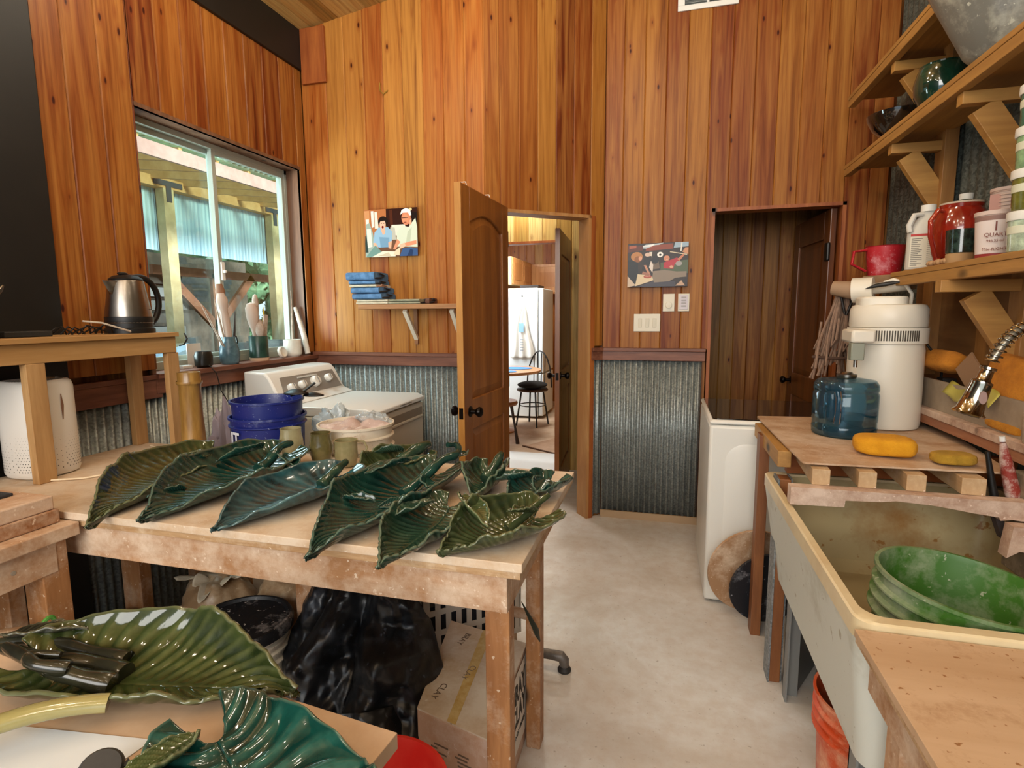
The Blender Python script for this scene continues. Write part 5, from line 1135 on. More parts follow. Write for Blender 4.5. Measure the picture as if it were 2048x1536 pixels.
# bench posts, frame and the sheet with its four blocks
q = thing('side_bench', 'narrow wooden bench frame beside the sink with tall posts', 'bench', (0, 0, 0))
MB().box((.402, 2.47, 0), (.442, 2.54, .895)).obj('post', red_z, q, bevel=.002, smooth=False)
MB().box((.425, 2.155, 0), (.463, 2.225, .80)).obj('post', red_z, q, bevel=.002, smooth=False)
MB().box((.418, 2.150, 0), (.4245, 2.235, .80)).obj('side_strip', grey_z, q, smooth=False)
MB().box((.4635, 2.165, 0), (.470, 2.235, .80)).obj('side_strip', grey_z, q, smooth=False)
MB().box((.415, 2.16, .845), (.46, 2.70, .905)).obj('side_rail', rw_y, q, bevel=.002, smooth=False)
MB().box((.465, 2.25, .80), (1.19, 2.29, .8995)).obj('cross_rail', wood('red_brown_board', '7c3e14', 'a8622a', 0, .8, .5), q, bevel=.002, smooth=False)
MB().box((.465, 2.63, .82), (1.19, 2.68, .9045)).obj('cross_rail', red_z, q, smooth=False); MB().box((1.14, 2.63, 0), (1.185, 2.68, .8195)).obj('post', red_z, q, smooth=False)
sh = thing('plywood_sheet', 'thin round-cornered plywood sheet lying on the bench and blocks', 'sheet', (0, 0, 0))
def rounded(poly, r, n=5):
    out = []
    for i in range(len(poly)):
        a, b, c = Vector(poly[i - 1]), Vector(poly[i]), Vector(poly[(i + 1) % len(poly)]); p = b + (a - b).normalized() * r; q_ = b + (c - b).normalized() * r
        for k_ in range(n + 1): t_ = k_ / n; out.append(tuple(p * (1 - t_) ** 2 + b * 2 * t_ * (1 - t_) + q_ * t_ * t_))
    return out
MB().prism(rounded([(.452, 1.955), (1.035, 1.975), (1.165, 2.78), (1.14, 2.88), (.435, 2.80)], .022), .9135, .9195).obj('sheet_face', wood('dusty_plywood_sheet', 'ac8664', 'c8a684', 0, .6, .6, dust='d9c4ac', dustamt=.5, knots=False), sh, smooth=False)
for i, (x, w_, lb_) in enumerate(((.500, .052, 'square wooden block end under the sheet, leftmost of the four'), (.632, .050, 'square wooden block end under the sheet, second from the left'), (.765, .052, 'square wooden block end under the sheet, third from the left'), (.915, .062, 'square wooden block end under the sheet, rightmost and widest'))):
    q = thing('wooden_block', lb_, 'block', (x, 1.925, .855), rz=-.06, group='blocks carrying the plywood sheet')
    MB().box((-w_ / 2, 0, .0), (w_ / 2, .32, .052)).obj('block', wood('fresh_block', 'b08c62', 'd2b48c', 1, .9, .65, dust='dcc4b0', dustamt=.3, knots=False), q, bevel=.002, smooth=False)
q = thing('crossboard', 'rough clay-caked board with a broken edge lying across the back of the sink', 'board', (0, 0, 0))
M = Matrix(((1, 0, 0, 0), (0, 0, 1, 0), (0, 1, 0, 0), (0, 0, 0, 1)))
prof = [(.405, .797), (.56, .800), (.562, .822), (.66, .826), (.70, .832), (.80, .826), (.86, .818), (.90, .812), (.965, .805), (.97, .795), (1.0, .80), (1.06, .795), (1.20, .795), (1.20, .8545), (.405, .8545)]
MB().prism(prof, 1.885, 1.93, M).obj('board_face', clay_x, q, smooth=False)
MB().prism([(.97, .700), (1.0, .722), (1.04, .72), (1.10, .73), (1.2, .73), (1.2, .794), (.98, .794)], 1.84, 1.884, M).obj('broken_piece', clay_x, q, smooth=False)
# ---- sink
sk = dusty('sink_cream', 'c6b892', '9c7a48', .25, 2.2, .3, bump=.02); skin = dusty('sink_inside', 'b7a67c', '9a6f3a', .45, 2.6, .35, bump=.03); sko = dusty('sink_outside', 'cfd1c6', 'a9a48f', .2, 3, .5, bump=.02)
q = thing('utility_sink', 'deep cream plastic utility sink on grey legs with a clay-stained basin', 'sink', (0, 0, 0))
ox0, ox1, oy0, oy1, zt = .392, 1.17, 1.190, 2.30, .790
def rr_(x0, x1, y0, y1, r, z, n=6):
    out = []
    for cx, cy, a0 in ((x1 - r, y1 - r, 0), (x0 + r, y1 - r, 90), (x0 + r, y0 + r, 180), (x1 - r, y0 + r, 270)):
        for i in range(n + 1): a = math.radians(a0 + 90 * i / n); out.append((cx + r * math.cos(a), cy + r * math.sin(a), z))
    return out
rings = [rr_(ox0, ox1, oy0, oy1, .04, zt - .045), rr_(ox0, ox1, oy0, oy1, .04, zt - .004), rr_(ox0 + .004, ox1 - .004, oy0 + .004, oy1 - .004, .04, zt), rr_(ox0 + .022, ox1 - .03, oy0 + .030, oy1 - .03, .045, zt), rr_(ox0 + .026, ox1 - .034, oy0 + .034, oy1 - .034, .045, zt - .008)]
def shell(rings, closed_bottom=False):
    m = MB(); n = len(rings[0]); vs = [p for r_ in rings for p in r_]; fs = [(j * n + i, j * n + (i + 1) % n, (j + 1) * n + (i + 1) % n, (j + 1) * n + i) for j in range(len(rings) - 1) for i in range(n)]
    if closed_bottom: fs.append(tuple((len(rings) - 1) * n + i for i in range(n)))
    return m.add(vs, fs)
shell(rings).obj('rim', plain('rim_cream', 'dccca6', .3, c2='cdb68c', ns=5), q)
shell([rr_(ox0 + .026, ox1 - .034, oy0 + .034, oy1 - .034, .045, zt - .0085), rr_(ox0 + .06, ox1 - .06, oy0 + .06, oy1 - .07, .05, zt - .30), rr_(ox0 + .10, ox1 - .10, oy0 + .10, oy1 - .11, .05, zt - .335)], True).obj('basin', skin, q)
shell([rr_(ox0 + .002, ox1 - .002, oy0 + .002, oy1 - .002, .04, zt - .0455), rr_(ox0 + .045, ox1 - .045, oy0 + .05, oy1 - .06, .05, zt - .37)], True).obj('outer_wall', sko, q)
for x, y in ((.46, 2.045), (.46, 1.34), (1.1, 1.34)): MB().box((x, y, 0), (x + .006, y + .05, .42)).box((x, y + .044, 0), (x + .05, y + .05, .42)).obj('leg', plain('grey_leg', '7c7d7a', .5), q, smooth=False)
MB().lathe([(.03, 0), (.035, .003), (0, .004)], (.8, 1.75, .4555), 24).obj('drain', steel, q)
gb = dusty('green_bucket_plastic', '3a661e', '98a084', .55, 5, .45)
q = thing('green_bucket', 'ribbed green bucket tilted in the sink, clay film inside', 'bucket', (.640, 1.42, .462), rot=(.03, .10, 0))
bucket(q, .170, .340, gb, ribs=(.70, .79, .88))
# near plywood counter
q = thing('plywood_counter', 'clay-stained plywood counter at the bottom right beside the sink', 'counter', (0, 0, 0))
MB().box((.385, .2, .762), (1.18, 1.183, .778)).obj('counter_top', wood('stained_ply', 'bb9874', 'd2b291', 0, .35, .5, dust='96683f', dustamt=.2, knots=False), q, bevel=.001, smooth=False)
MB().box((.410, .2, .662), (.448, 1.165, .7615)).obj('side_frame', tw_y, q, bevel=.002, smooth=False); MB().box((.387, .2, .752), (.41, 1.18, .7615)).obj('edge_strip', plyedge, q, smooth=False)
MB().box((.448, 1.10, .0), (.50, 1.16, .7615)).obj('leg', tw_z, q, smooth=False); MB().box((.448, .25, .0), (.50, .31, .7615)).obj('leg', tw_z, q, smooth=False)
ob = dusty('orange_bucket_plastic', 'c2481c', 'd9a07c', .45, 8, .4)
q = thing('orange_bucket', 'orange ribbed bucket on the floor under the sink', 'bucket', (.590, 1.60, 0)); bucket(q, .150, .36, ob, ribs=(.72, .80, .88))
q = thing('clear_bin', 'translucent grey plastic bin behind the orange bucket under the sink', 'bin', (.68, 1.90, 0)); MB().box((-.12, -.05, 0), (.14, .18, .22)).obj('bin_wall', glass_mat('grey_plastic_film', 'b8bab8', .1, dif=.55, op='8e908c'), q, bevel=.01)
tag(MB().box((0, 0, 0), (.006, .32, .40)).obj('plastic_sheet', plain('grey_acrylic', '6b6a66', .4), smooth=False, loc=(.50, 2.10, .0)), 'grey plastic panel standing under the sink behind the posts', 'panel').rotation_euler = (0, 0, -.5)
# washer in front of the nook
q = thing('washer', 'white top-loading washer with black glass lid in front of the nook opening', 'washing machine', (0, 0, 0))
wx0, wx1, wy0, wy1 = .222, .90, 2.715, 3.40
we = plain('washer_white', 'dcdad2', .35)
MB().box((wx0, wy0, .012), (wx1, wy1, .882)).obj('cabinet', we, q, bevel=.014)
MB().box((wx0 - .001, wy0 - .001, .885), (wx1 + .001, wy1, .9075)).obj('lid_frame', plain('washer_white', 'dcdad2', .35), q, bevel=.012)
MB().prism(rounded([(wx0 + .012, wy0 + .015), (wx1 - .012, wy0 + .015), (wx1 - .012, wy1 - .04), (wx0 + .012, wy1 - .04)], .03), .9077, .9125).obj('glass_lid', plain('black_glass', '0b0908', .06, 0, .6, coat=.6), q, smooth=False)
shell([rr_(wx0 + .07, wx1 - .07, .10, .80, .09, 0, 8), rr_(wx0 + .085, wx1 - .085, .115, .785, .085, .006, 8)]).v
e = MB(); M = Matrix(((1, 0, 0, 0), (0, 0, -1, wy0 + .001), (0, 1, 0, 0), (0, 0, 0, 1)))
pr = [[(x, y) for x, y, z in rr_(wx0 + .07 + d_, wx1 - .07 - d_, .10 + d_, .80 - d_, .09, 0, 8)] for d_ in (0, .012)]
n = len(pr[0]); e.add([M @ Vector((x, y, 0)) for x, y in pr[0]] + [M @ Vector((x, y, .004)) for x, y in pr[1]], [(i, (i + 1) % n, n + (i + 1) % n, n + i) for i in range(n)] + [tuple(range(n, 2 * n))])
e.obj('embossed_panel', we, q)
for x in (wx0 + .04, wx1 - .04): MB().lathe([(.02, 0), (.02, .0119)], (x, wy0 + .05, 0), 16).obj('foot', black, q)
# round bats leaning on the washer
q = thing('round_bat', 'large round clay-covered wooden bat leaning against the washer', 'bat', (.425, 2.665, .212), rot=(PI / 2 + .10, 0, .25))
MB().lathe([(.205, 0), (.205, .014), (.0, .014)], n=64).lathe([(0, -.0001), (.205, 0)], n=64, caps=False).obj('bat_disc', dusty('bat_disc_clay', 'a8805c', 'd8bfa4', .5, 8, .8), q, ang=.8)
q = thing('round_bat', 'smaller black round bat in front of the wooden one', 'bat', (.478, 2.585, .172), rot=(PI / 2 + .12, 0, .25))
MB().lathe([(.168, 0), (.168, .012), (.0, .012)], n=64).lathe([(0, -.0001), (.168, 0)], n=64, caps=False).obj('bat_disc', dusty('black_bat', '1a1c22', '9a9aa0', .18, 6, .5), q, ang=.8)
# ---- distiller and jug
pww = plain('cream_white_plastic', 'dfd8c8', .4)
q = thing('water_distiller', 'cream-white countertop water distiller with vented collar and stepped lid', 'water distiller', (.912, 2.69, .9200))
MB().lathe([(.100, 0), (.108, .004), (.112, .02), (.110, .30), (.107, .325), (0, .326)], n=56).obj('base_body', pww, q)
MB().lathe([(.116, .3265), (.1165, .385), (.108, .386), (0, .387)], n=56).obj('collar', pww, q)
for i in range(34):
    a = -PI * .98 + i * .062; c_, s_ = math.cos(a), math.sin(a)
    if -2.05 < a < -1.45 and False: continue
    MB().beam((.1168 * c_, .1168 * s_, .338), (.1168 * c_, .1168 * s_, .376), .0035, .002, up=(c_, s_, 0)).obj('vent_slot', plain('vent_slot_dark', '4a443a', .7), q, smooth=False)
MB().lathe([(.110, .3875), (.1125, .392), (.1115, .455), (.104, .470), (.09, .4735), (0, .474)], n=56).obj('lid', pww, q)
m = MB(); pl = rounded([(-.098, -.062), (.02, -.088), (.055, -.02), (.02, .075), (-.092, .055)], .035, 6); m.prism(pl, .460, .503); m.obj('lid_step', pww, q, bevel=.008, segs=3)
MB().box((-.152, -.205, .335), (-.085, -.075, .382)).obj('spout_housing', pww, q, bevel=.008).matrix_parent_inverse = Matrix.Identity(4)
q.rotation_euler = (0, 0, -.05); q.scale = (1.25, 1.25, 1.09)
MB().box((-.150, -.200, .272), (-.112, -.162, .3345)).obj('filter_cup', plain('grey_green_plastic', '8b8e7e', .4), q, bevel=.003); MB().lathe([(.006, 0), (.006, .03)], (-.131, -.18, .246), 12).obj('nozzle', steel, q)
tag(MB().tube([(1.00, 2.72, 1.42), (1.0, 2.71, 1.48), (.965, 2.70, 1.525), (.93, 2.715, 1.54), (.905, 2.74, 1.53)], .0075, 10).obj('white_hose', pww), 'white hose arching out of the distiller lid', 'hose')
q = thing('power_lead', 'black power lead curving down beside the distiller to a plug', 'cable', (0, 0, 0))
MB().tube([(1.05, 2.66, 1.27), (1.09, 2.66, 1.22), (1.12, 2.68, 1.15), (1.12, 2.70, 1.06), (1.10, 2.70, 1.00), (1.10, 2.69, .97)], .005, 8).obj('lead', black, q); MB().box((1.085, 2.675, .925), (1.115, 2.705, .965)).obj('plug', black, q, bevel=.004)
MB().tube([(1.10, 2.69, .93), (1.13, 2.64, .925), (1.15, 2.68, .93), (1.11, 2.72, .925)], .005, 8).obj('lead', black, q)
bj = NT('blue_jug_plastic'); tr = bj.n('ShaderNodeBsdfTransparent'); tr.inputs[0].default_value = L('d6e9f1'); gl_ = bj.n('ShaderNodeBsdfGlossy'); gl_.inputs['Roughness'].default_value = .04
df = bj.n('ShaderNodeBsdfDiffuse'); df.inputs[0].default_value = L('4f8eaa'); lw = bj.n('ShaderNodeLayerWeight'); lw.inputs[0].default_value = .35
m1_ = bj.n('ShaderNodeMixShader'); m1_.inputs[0].default_value = .07; bj.l(tr.outputs[0], m1_.inputs[1]); bj.l(df.outputs[0], m1_.inputs[2]); m2_ = bj.n('ShaderNodeMixShader')
mm = bj.n('ShaderNodeMath', operation='MULTIPLY'); mm.inputs[1].default_value = .55; bj.l(lw.outputs['Fresnel'], mm.inputs[0]); bj.l(mm.outputs[0], m2_.inputs[0]); bj.l(m1_.outputs[0], m2_.inputs[1]); bj.l(gl_.outputs[0], m2_.inputs[2]); bj.l(m2_.outputs[0], bj.out.inputs[0])
q = thing('water_jug', 'translucent blue plastic water jug with a moulded grip under the spout', 'jug', (.705, 2.455, .9200)); q.scale = (1.2, 1.2, 1.14)
MB().lathe([(.088, 0), (.094, .006), (.096, .03), (.0945, .034), (.0945, .05), (.096, .054), (.096, .145), (.093, .150), (.093, .156), (.0955, .160), (.094, .178), (.085, .192), (.05, .198), (.024, .199)], n=64).obj('jug_wall', bj.m, q, solid=.0025)
MB().box((-.075, -.088, .055), (-.020, -.030, .165)).obj('grip_recess', bj.m, q, bevel=.016, segs=3); MB().tube([(-.048, -.090, .160), (-.046, -.098, .14), (-.046, -.099, .09), (-.046, -.090, .055)], [.012, .010, .010, .012], 10).obj('grip', bj.m, q)
MB().lathe([(.085, .0045), (.09, .02), (.09, .0655), (0, .0656)], n=48).obj('water', glass_mat('still_water', 'b5d3de', .02), q)
MB().lathe([(.028, .199), (.030, .204), (.030, .212), (.02, .214), (.014, .220), (.0, .220)], n=28).obj('cap', steel, q)
# ---- pipe with a white coupling, string mop
q = thing('drain_pipe', 'tan pipe stub with a big white coupling above the distiller', 'pipe', (0, 0, 0))
MB().tube([(.745, 2.88, 1.515), (.83, 2.83, 1.50)], [.032, .042], 24).obj('pipe_end', plain('tan_pipe', '9a7c60', .6), q)
MB().tube([(.815, 2.835, 1.500), (.885, 2.80, 1.505)], [.056, .052], 32).obj('coupling', pww, q); MB().tube([(.88, 2.80, 1.505), (1.0, 2.74, 1.52)], [.024, .026], 16).obj('white_arm', plain('dusty_white_hose', 'b9b0a0', .6), q)
q2 = thing('watercolour_tip', 'black pointed nozzle lying on the white coupling', 'nozzle', (.870, 2.735, 1.512)); MB().tube([(-.035, .01, -.008), (0, 0, .004), (.035, -.012, .010), (.09, -.04, .02)], [.001, .009, .010, .003], 10).obj('nozzle', black, q2)
q = thing('string_mop', 'taupe string mop head hanging by its clamp left of the distiller', 'mop', (.815, 2.92, 1.505)); q.scale = (1.25, 1.0, 1.08)
strm = plain('taupe_cotton', '7d6350', .9, c2='8f7360', ns=40)
rr = random.Random(21)
for i in range(44):
    u = rr.uniform(-1, 1); v_ = rr.uniform(-1, 1); a = Vector((u * .03, v_ * .02, .0)); b = Vector((u * .10 - .015, v_ * .045, -.36 + rr.uniform(-.04, .05))); pts = []
    for k_ in range(9): t_ = k_ / 8; p = a.lerp(b, t_ ** .9 if t_ else 0); p += Vector((.012 * math.sin(t_ * 5 + i), .01 * math.cos(t_ * 4 + i * 2), 0)) * t_; pts.append(p)
    if i % 4 == 0: p1 = pts[6]; pts = pts[:7] + [Vector((p1.x + .012, p1.y - .01, p1.z + .03)), Vector((p1.x + .02, p1.y, p1.z + .12))]
    MB().tube(pts, [.0038 + .0012 * rr.random()] * 9, 6).obj('strand', strm, q)
MB().tube([(-.105, -.03, -.285), (-.03, -.055, -.29), (.055, -.04, -.285), (.06, .03, -.285), (-.04, .05, -.285)], .006, 8, closed=True).obj('binding', plain('dark_binding', '4a3428', .9), q)
MB().beam((-.05, -.02, .008), (.03, -.02, .0), .03, .018).obj('clamp', plain('dark_wire', '2a2522', .5, .6), q, bevel=.003); MB().tube([(-.03, -.03, 0), (-.01, -.035, -.10), (-.005, -.035, -.105), (.02, -.03, -.02), (.03, -.03, 0)], .0045, 8).obj('wire_bail', plain('dark_wire', '2a2522', .5, .6), q)
q = thing('beam_end', 'grey-brown sawn beam end at the left end of the lowest shelf', 'beam', (0, 0, 0)); MB().beam((.93, 2.98, 1.538), (1.02, 2.815, 1.535), .10, .065).obj('beam_face', wood('weathered_beam', '7d6248', 'a58866', 1, .8, .7), q, bevel=.003, smooth=False)
q = thing('jar_stack', 'small stacked dark and white boxes on the wall behind the distiller', 'boxes', (1.13, 2.62, 1.0125))
for i, c_ in enumerate(('c9b890', '1c1a18', 'c9b890', '26221e', 'd0c4a8', '151312')): MB().box((-.03, .0, i * .021), (.02, .05, i * .021 + .018)).obj('box_side', plain('box_' + c_, c_, .5), q, smooth=False)

# ---- faucet sprayer
chrome = plain('chrome', 'b5ab98', .12, 1.0)
q = thing('faucet_sprayer', 'chrome pull-down faucet sprayer head on a spring arm over the sink', 'faucet', (0, 0, 0))
A_, B_ = Vector((.800, 1.75, 1.130)), Vector((.842, 1.75, 1.275)); d = (B_ - A_).normalized(); Rf = d.to_track_quat('Z', 'Y').to_matrix()
MB().lathe([(.036, 0), (.040, .004), (.032, .012), (.027, .045), (.024, .085), (.025, .088), (.024, .094), (.019, .096), (.016, .10), (.0155, .125), (.019, .128), (.019, .134), (.0, .135)], A_, 36, R=Rf).obj('spray_head', chrome, q)
MB().lathe([(.030, -.002), (.0, -.0021)], A_, 28, R=Rf, caps=False).obj('spray_face', plain('spray_grey', '4c4a46', .5), q)
o = MB().lathe([(.009, 0), (.009, .003), (0, .0035)], (0, 0, 0), 20).obj('button', plain('button_rose', '9a7f78', .3), q); o.location = A_ + d * .05 + Vector((.004, -.027, .002)); o.rotation_euler = (PI / 2, 0, 0); o.scale = (1, 1.9, 1)
arm = [B_, B_ + Vector((.025, .0, .05)), B_ + Vector((.06, .005, .085)), B_ + Vector((.12, .01, .10)), B_ + Vector((.20, .02, .08)), B_ + Vector((.25, .03, .02)), B_ + Vector((.27, .03, -.2)), B_ + Vector((.28, .03, -.5))]
path = []
for i in range(len(arm) - 1):
    for t_ in range(10):
        a = t_ / 10; p0 = arm[max(0, i - 1)]; p1 = arm[i]; p2 = arm[i + 1]; p3 = arm[min(len(arm) - 1, i + 2)]
        path.append(.5 * ((2 * p1) + (-p0 + p2) * a + (2 * p0 - 5 * p1 + 4 * p2 - p3) * a * a + (-p0 + 3 * p1 - 3 * p2 + p3) * a ** 3))
MB().tube(path, .0095, 12).obj('hose', plain('hose_grey', '8c8474', .3, .6), q)
sp = []; N_ = len(path)
for i in range((N_ - 1) * 14):
    f = i / 14; k_ = int(f); a = f - k_; p = path[k_].lerp(path[min(k_ + 1, N_ - 1)], a); tg = (path[min(k_ + 1, N_ - 1)] - path[k_]).normalized() if k_ < N_ - 1 else tg
    sx = tg.cross(Vector((0, 1, 0))).normalized(); sy_ = tg.cross(sx); an = f * 2 * PI / 2.6; sp.append(p + (sx * math.cos(an) + sy_ * math.sin(an)) * .0155)
MB().tube(sp, .0025, 6).obj('spring', chrome, q)
# ---- brushes hanging by the sink
q = thing('paint_tube', 'red and white stained brush handle hanging at the sink back', 'brush', (.990, 1.955, 1.015), rot=(.0, -.22, 0)); MB().tube([(0, 0, .0), (.0, 0, -.06), (.004, 0, -.15), (.0, 0, -.24)], [.008, .016, .020, .012], 12).obj('handle', dusty('red_white_handle', '8f3226', 'd8c6b8', .5, 26, .6), q); MB().tube([(0, 0, .004), (0, 0, .02)], .008, 10).obj('ferrule', white, q)
q = thing('scrub_brush', 'black-handled brush hanging beside the red one', 'brush', (.955, 1.958, .985), rot=(0, -.2, 0)); MB().tube([(0, 0, 0), (.0, 0, -.10), (.002, 0, -.2)], [.006, .010, .014], 10).obj('handle', black, q); MB().beam((.0, 0, -.205), (.01, 0, -.27), .03, .02).obj('bristles', plain('dark_bristle', '4a3f3c', .9), q)
q = thing('clay_cup', 'crusty pale clay-coated cup on the ledge at the right edge', 'cup', (1.08, 1.97, 1.0125)); MB().lathe([(.03, 0), (.034, .01), (.036, .09), (.030, .095), (.028, .02), (0, .015)], n=28, wob=lambda a, z: .06 * noise.noise(Vector((math.cos(a) * 3, math.sin(a) * 3, z * 30)))).obj('cup_wall', dusty('crusty_clay', '9d8870', 'c9b8a0', .5, 18, .9), q)
q = thing('stone_shelf', 'grey-brown crusted splash board behind the sink', 'board', (0, 0, 0)); MB().box((1.04, 1.3, .62), (1.08, 2.0, .925)).obj('splash_face', dusty('crusted_board', '75664f', 'a39278', .5, 6, .9), q, bevel=.004, smooth=False)

# ================================================================ ON THE SHELVES
sz1, sz2, sz3 = Z1 + .0005, Z2 + .0005, Z3 + .0005
rp = dusty('red_measure_plastic', 'b3202a', 'd89aa0', .35, 12, .45)
q = thing('measuring_jug', 'clay-smeared red plastic measuring jug on the beam end', 'jug', (.985, 3.00, 1.5705), rz=PI - .3); q.scale = (1.3, 1.3, 1.15)
MB().lathe([(.048, 0), (.050, .004), (.062, .115), (.065, .118), (.060, .118), (.048, .01), (0, .008)], n=36).obj('jug_wall', rp, q); MB().tube([(.055, .02, .105), (.095, .035, .10), (.10, .036, .05), (.056, .02, .02)], .009, 8, flat=.6).obj('handle', rp, q)
wj = plain('bleach_white', 'c9c6bc', .5)
q = thing('chemical_jug', 'white plastic jug with a lettered label at the left of the lowest shelf', 'jug', (1.03, 2.70, sz1), rz=-.35)
rbox([(.060, 0), (.066, .006), (.066, .15), (.060, .175), (.040, .205), (.022, .225), (.020, .238)], 3.0, asp=.8).obj('jug_body', wj, q)
MB().lathe([(.026, .236), (.026, .262), (.0, .263)], n=28).obj('cap', plain('cap_white', 'dedbd2', .5), q)
MB().tube([(-.018, -.02, .225), (-.045, -.035, .222), (-.060, -.045, .18), (-.055, -.042, .155)], [.010, .011, .012, .012], 10).obj('handle', wj, q)
MB().box((-.052, -.0545, .012), (.052, -.053, .135)).obj('label', plain('label_cream', 'd9d3bf', .6), q, smooth=False); MB().box((-.052, -.0552, .135), (.052, -.0530, .144)).obj('label_band', plain('label_red', 'b8322c', .6), q, smooth=False)
m = MB(); rr = random.Random(6)
for i in range(15):
    for c0 in (-.048, .004): m.box((c0, -.0549, .124 - i * .0075), (c0 + .020 + .022 * rr.random(), -.0546, .1265 - i * .0075))
m.obj('label_print', plain('print_grey', '6a655a', .6), q, smooth=False)
q = thing('spray_bottle', 'white-capped clear bottle standing behind the red pitcher', 'bottle', (1.14, 2.66, sz1)); MB().lathe([(.04, 0), (.045, .01), (.045, .20), (.02, .25), (.018, .27)], n=32).obj('bottle_wall', glass_mat('bottle_clear', 'd6dccf', .1, dif=.3, op='a8a890'), q); MB().lathe([(.022, .27), (.024, .292), (0, .293)], n=24).obj('cap', plain('cap_white', 'dedbd2', .5), q)
rg = plain('oxblood_glaze', '7c1c10', .14, 0, .6, coat=.6, c2='a02c18', ns=7)
q = thing('red_pitcher', 'glossy red ceramic pitcher with a long strap handle on the lowest shelf', 'pitcher', (1.06, 2.50, sz1))
MB().lathe([(.055, 0), (.068, .008), (.082, .05), (.090, .11), (.088, .16), (.076, .195), (.066, .212), (.069, .225), (.062, .225), (.060, .21), (.080, .15), (.075, .05), (0, .015)], n=48).obj('pitcher_body', rg, q)
MB().tube([(-.060, -.020, .200), (-.090, -.040, .205), (-.118, -.055, .165), (-.115, -.055, .11), (-.096, -.05, .05), (-.082, -.045, .012)], [.009, .010, .0095, .009, .008, .009], 10, flat=.7).obj('handle', rg, q)
MB().tube([(-.082, -.052, .02), (-.076, -.062, .018)], .012, 14).obj('handle_curl', rg, q)
MB().lathe([(.02, .226), (.066, .2262), (.068, .232), (.0, .236)], n=32).obj('lid', plain('cream_lid', 'cfc0a8', .5), q)
q = thing('glazed_tumbler', 'dark green glazed tumbler with a bare foot in front of the red pitcher', 'cup', (.998, 2.335, sz1)); MB().lathe([(.040, 0), (.042, .03), (.040, .034)], n=32).obj('bare_foot', plain('bare_tan', 'a58258', .8), q)
MB().lathe([(.0405, .034), (.043, .036), (.045, .09), (.046, .115), (.042, .115), (.040, .05), (0, .045)], n=36).obj('cup_wall', plain('spotted_green_glaze', '141d18', .15, 0, .6, coat=.5, c2='2f4238', ns=60), q)
q = thing('clay_rope', 'row of little tan clay coils on the shelf edge', 'clay', (.965, 2.44, sz1)); [MB().ell((.0 + .004 * (i % 2), -.09 + i * .028, .012), (.012, .013, .011), 10, 8).obj('coil', plain('tan_clay', 'b08a62', .8), q) for i in range(6)]
qc = plain('quart_paper_white', 'c9b3a8', .55)
def quart(label, loc, rz, body=qc, full=True):
    q = thing('quart_cup', label, 'cup', loc, rz=rz); MB().lathe([(.046, 0), (.047, .003), (.056, .128), (.059, .130), (.059, .142), (.055, .142), (.045, .006), (0, .005)], n=44).obj('cup_wall', body, q)
    rdm = plain('quart_red', '8c2a28', .55)
    def patch(a0, a1, z0, z1, off, nm, mt):
        def fn(u, v): a = a0 + (a1 - a0) * u; z = z0 + (z1 - z0) * v; r = .0475 + (z / .128) * .0087 + off; return (r * math.sin(a), -r * math.cos(a), z)
        return MB().grid(fn, 20, 1).obj(nm, mt, q)
    patch(-1.6, .75, .012, .112, .0004, 'label_field', plain('label_pinkish', 'd9ccc6', .6)); patch(-1.6, 1.0, .0, .0115, .0006, 'red_band', rdm); patch(.75, 1.1, .0116, .112, .0006, 'red_band', rdm); patch(-1.6, 1.1, .113, .127, .0005, 'print_band', plain('brown_print', '8a6a60', .6))
    if full:
        pr_ = plain('print_brown', '6e2c20', .6)
        for body_, size, x, z, a in (('1', .040, 0, .080, 0), ('QUART', .0165, 0, .062, 0), ('946.35 ml', .0105, 0, .046, 0), ('Mix-RIGHT', .0125, 0, .020, 0)):
            text('lettering', body_, size, pr_, q, (x, -.0565 - z * .03, z), (PI / 2 + .07, 0, 0), align='CENTER')
    return q
quart('white and red one-quart mixing cup with large numeral at the front of the shelf', (1.005, 2.135, sz1), -.47)
quart('second quart cup stacked upright behind the first one', (1.125, 2.02, sz1 + .03), .2, full=False).location.z = sz1
q = thing('cup_tower', 'tall nest of white measuring cups behind the quart cup', 'cups', (1.14, 2.36, sz1))
MB().lathe([(.045, 0), (.052, .24), (.055, .242), (.055, .252), (.050, .252), (.044, .01), (0, .008)], n=36).obj('cup_wall', qc, q)
for i in range(9): MB().lathe([(.0525, 0), (.0545, .002), (.0525, .004)], (0, 0, .14 + i * .012), 28, caps=False).obj('cup_rim', qc, q)
tag(MB().box((-.018, -.001, 0), (.018, .001, .11)).obj('scale_strip', plain('strip_pink', 'c9988c', .6), smooth=False, loc=(1.090, 2.335, sz1 + .12)), 'pink measuring scale strip on the tall cup tower', 'strip').rotation_euler = (0, 0, -.5)
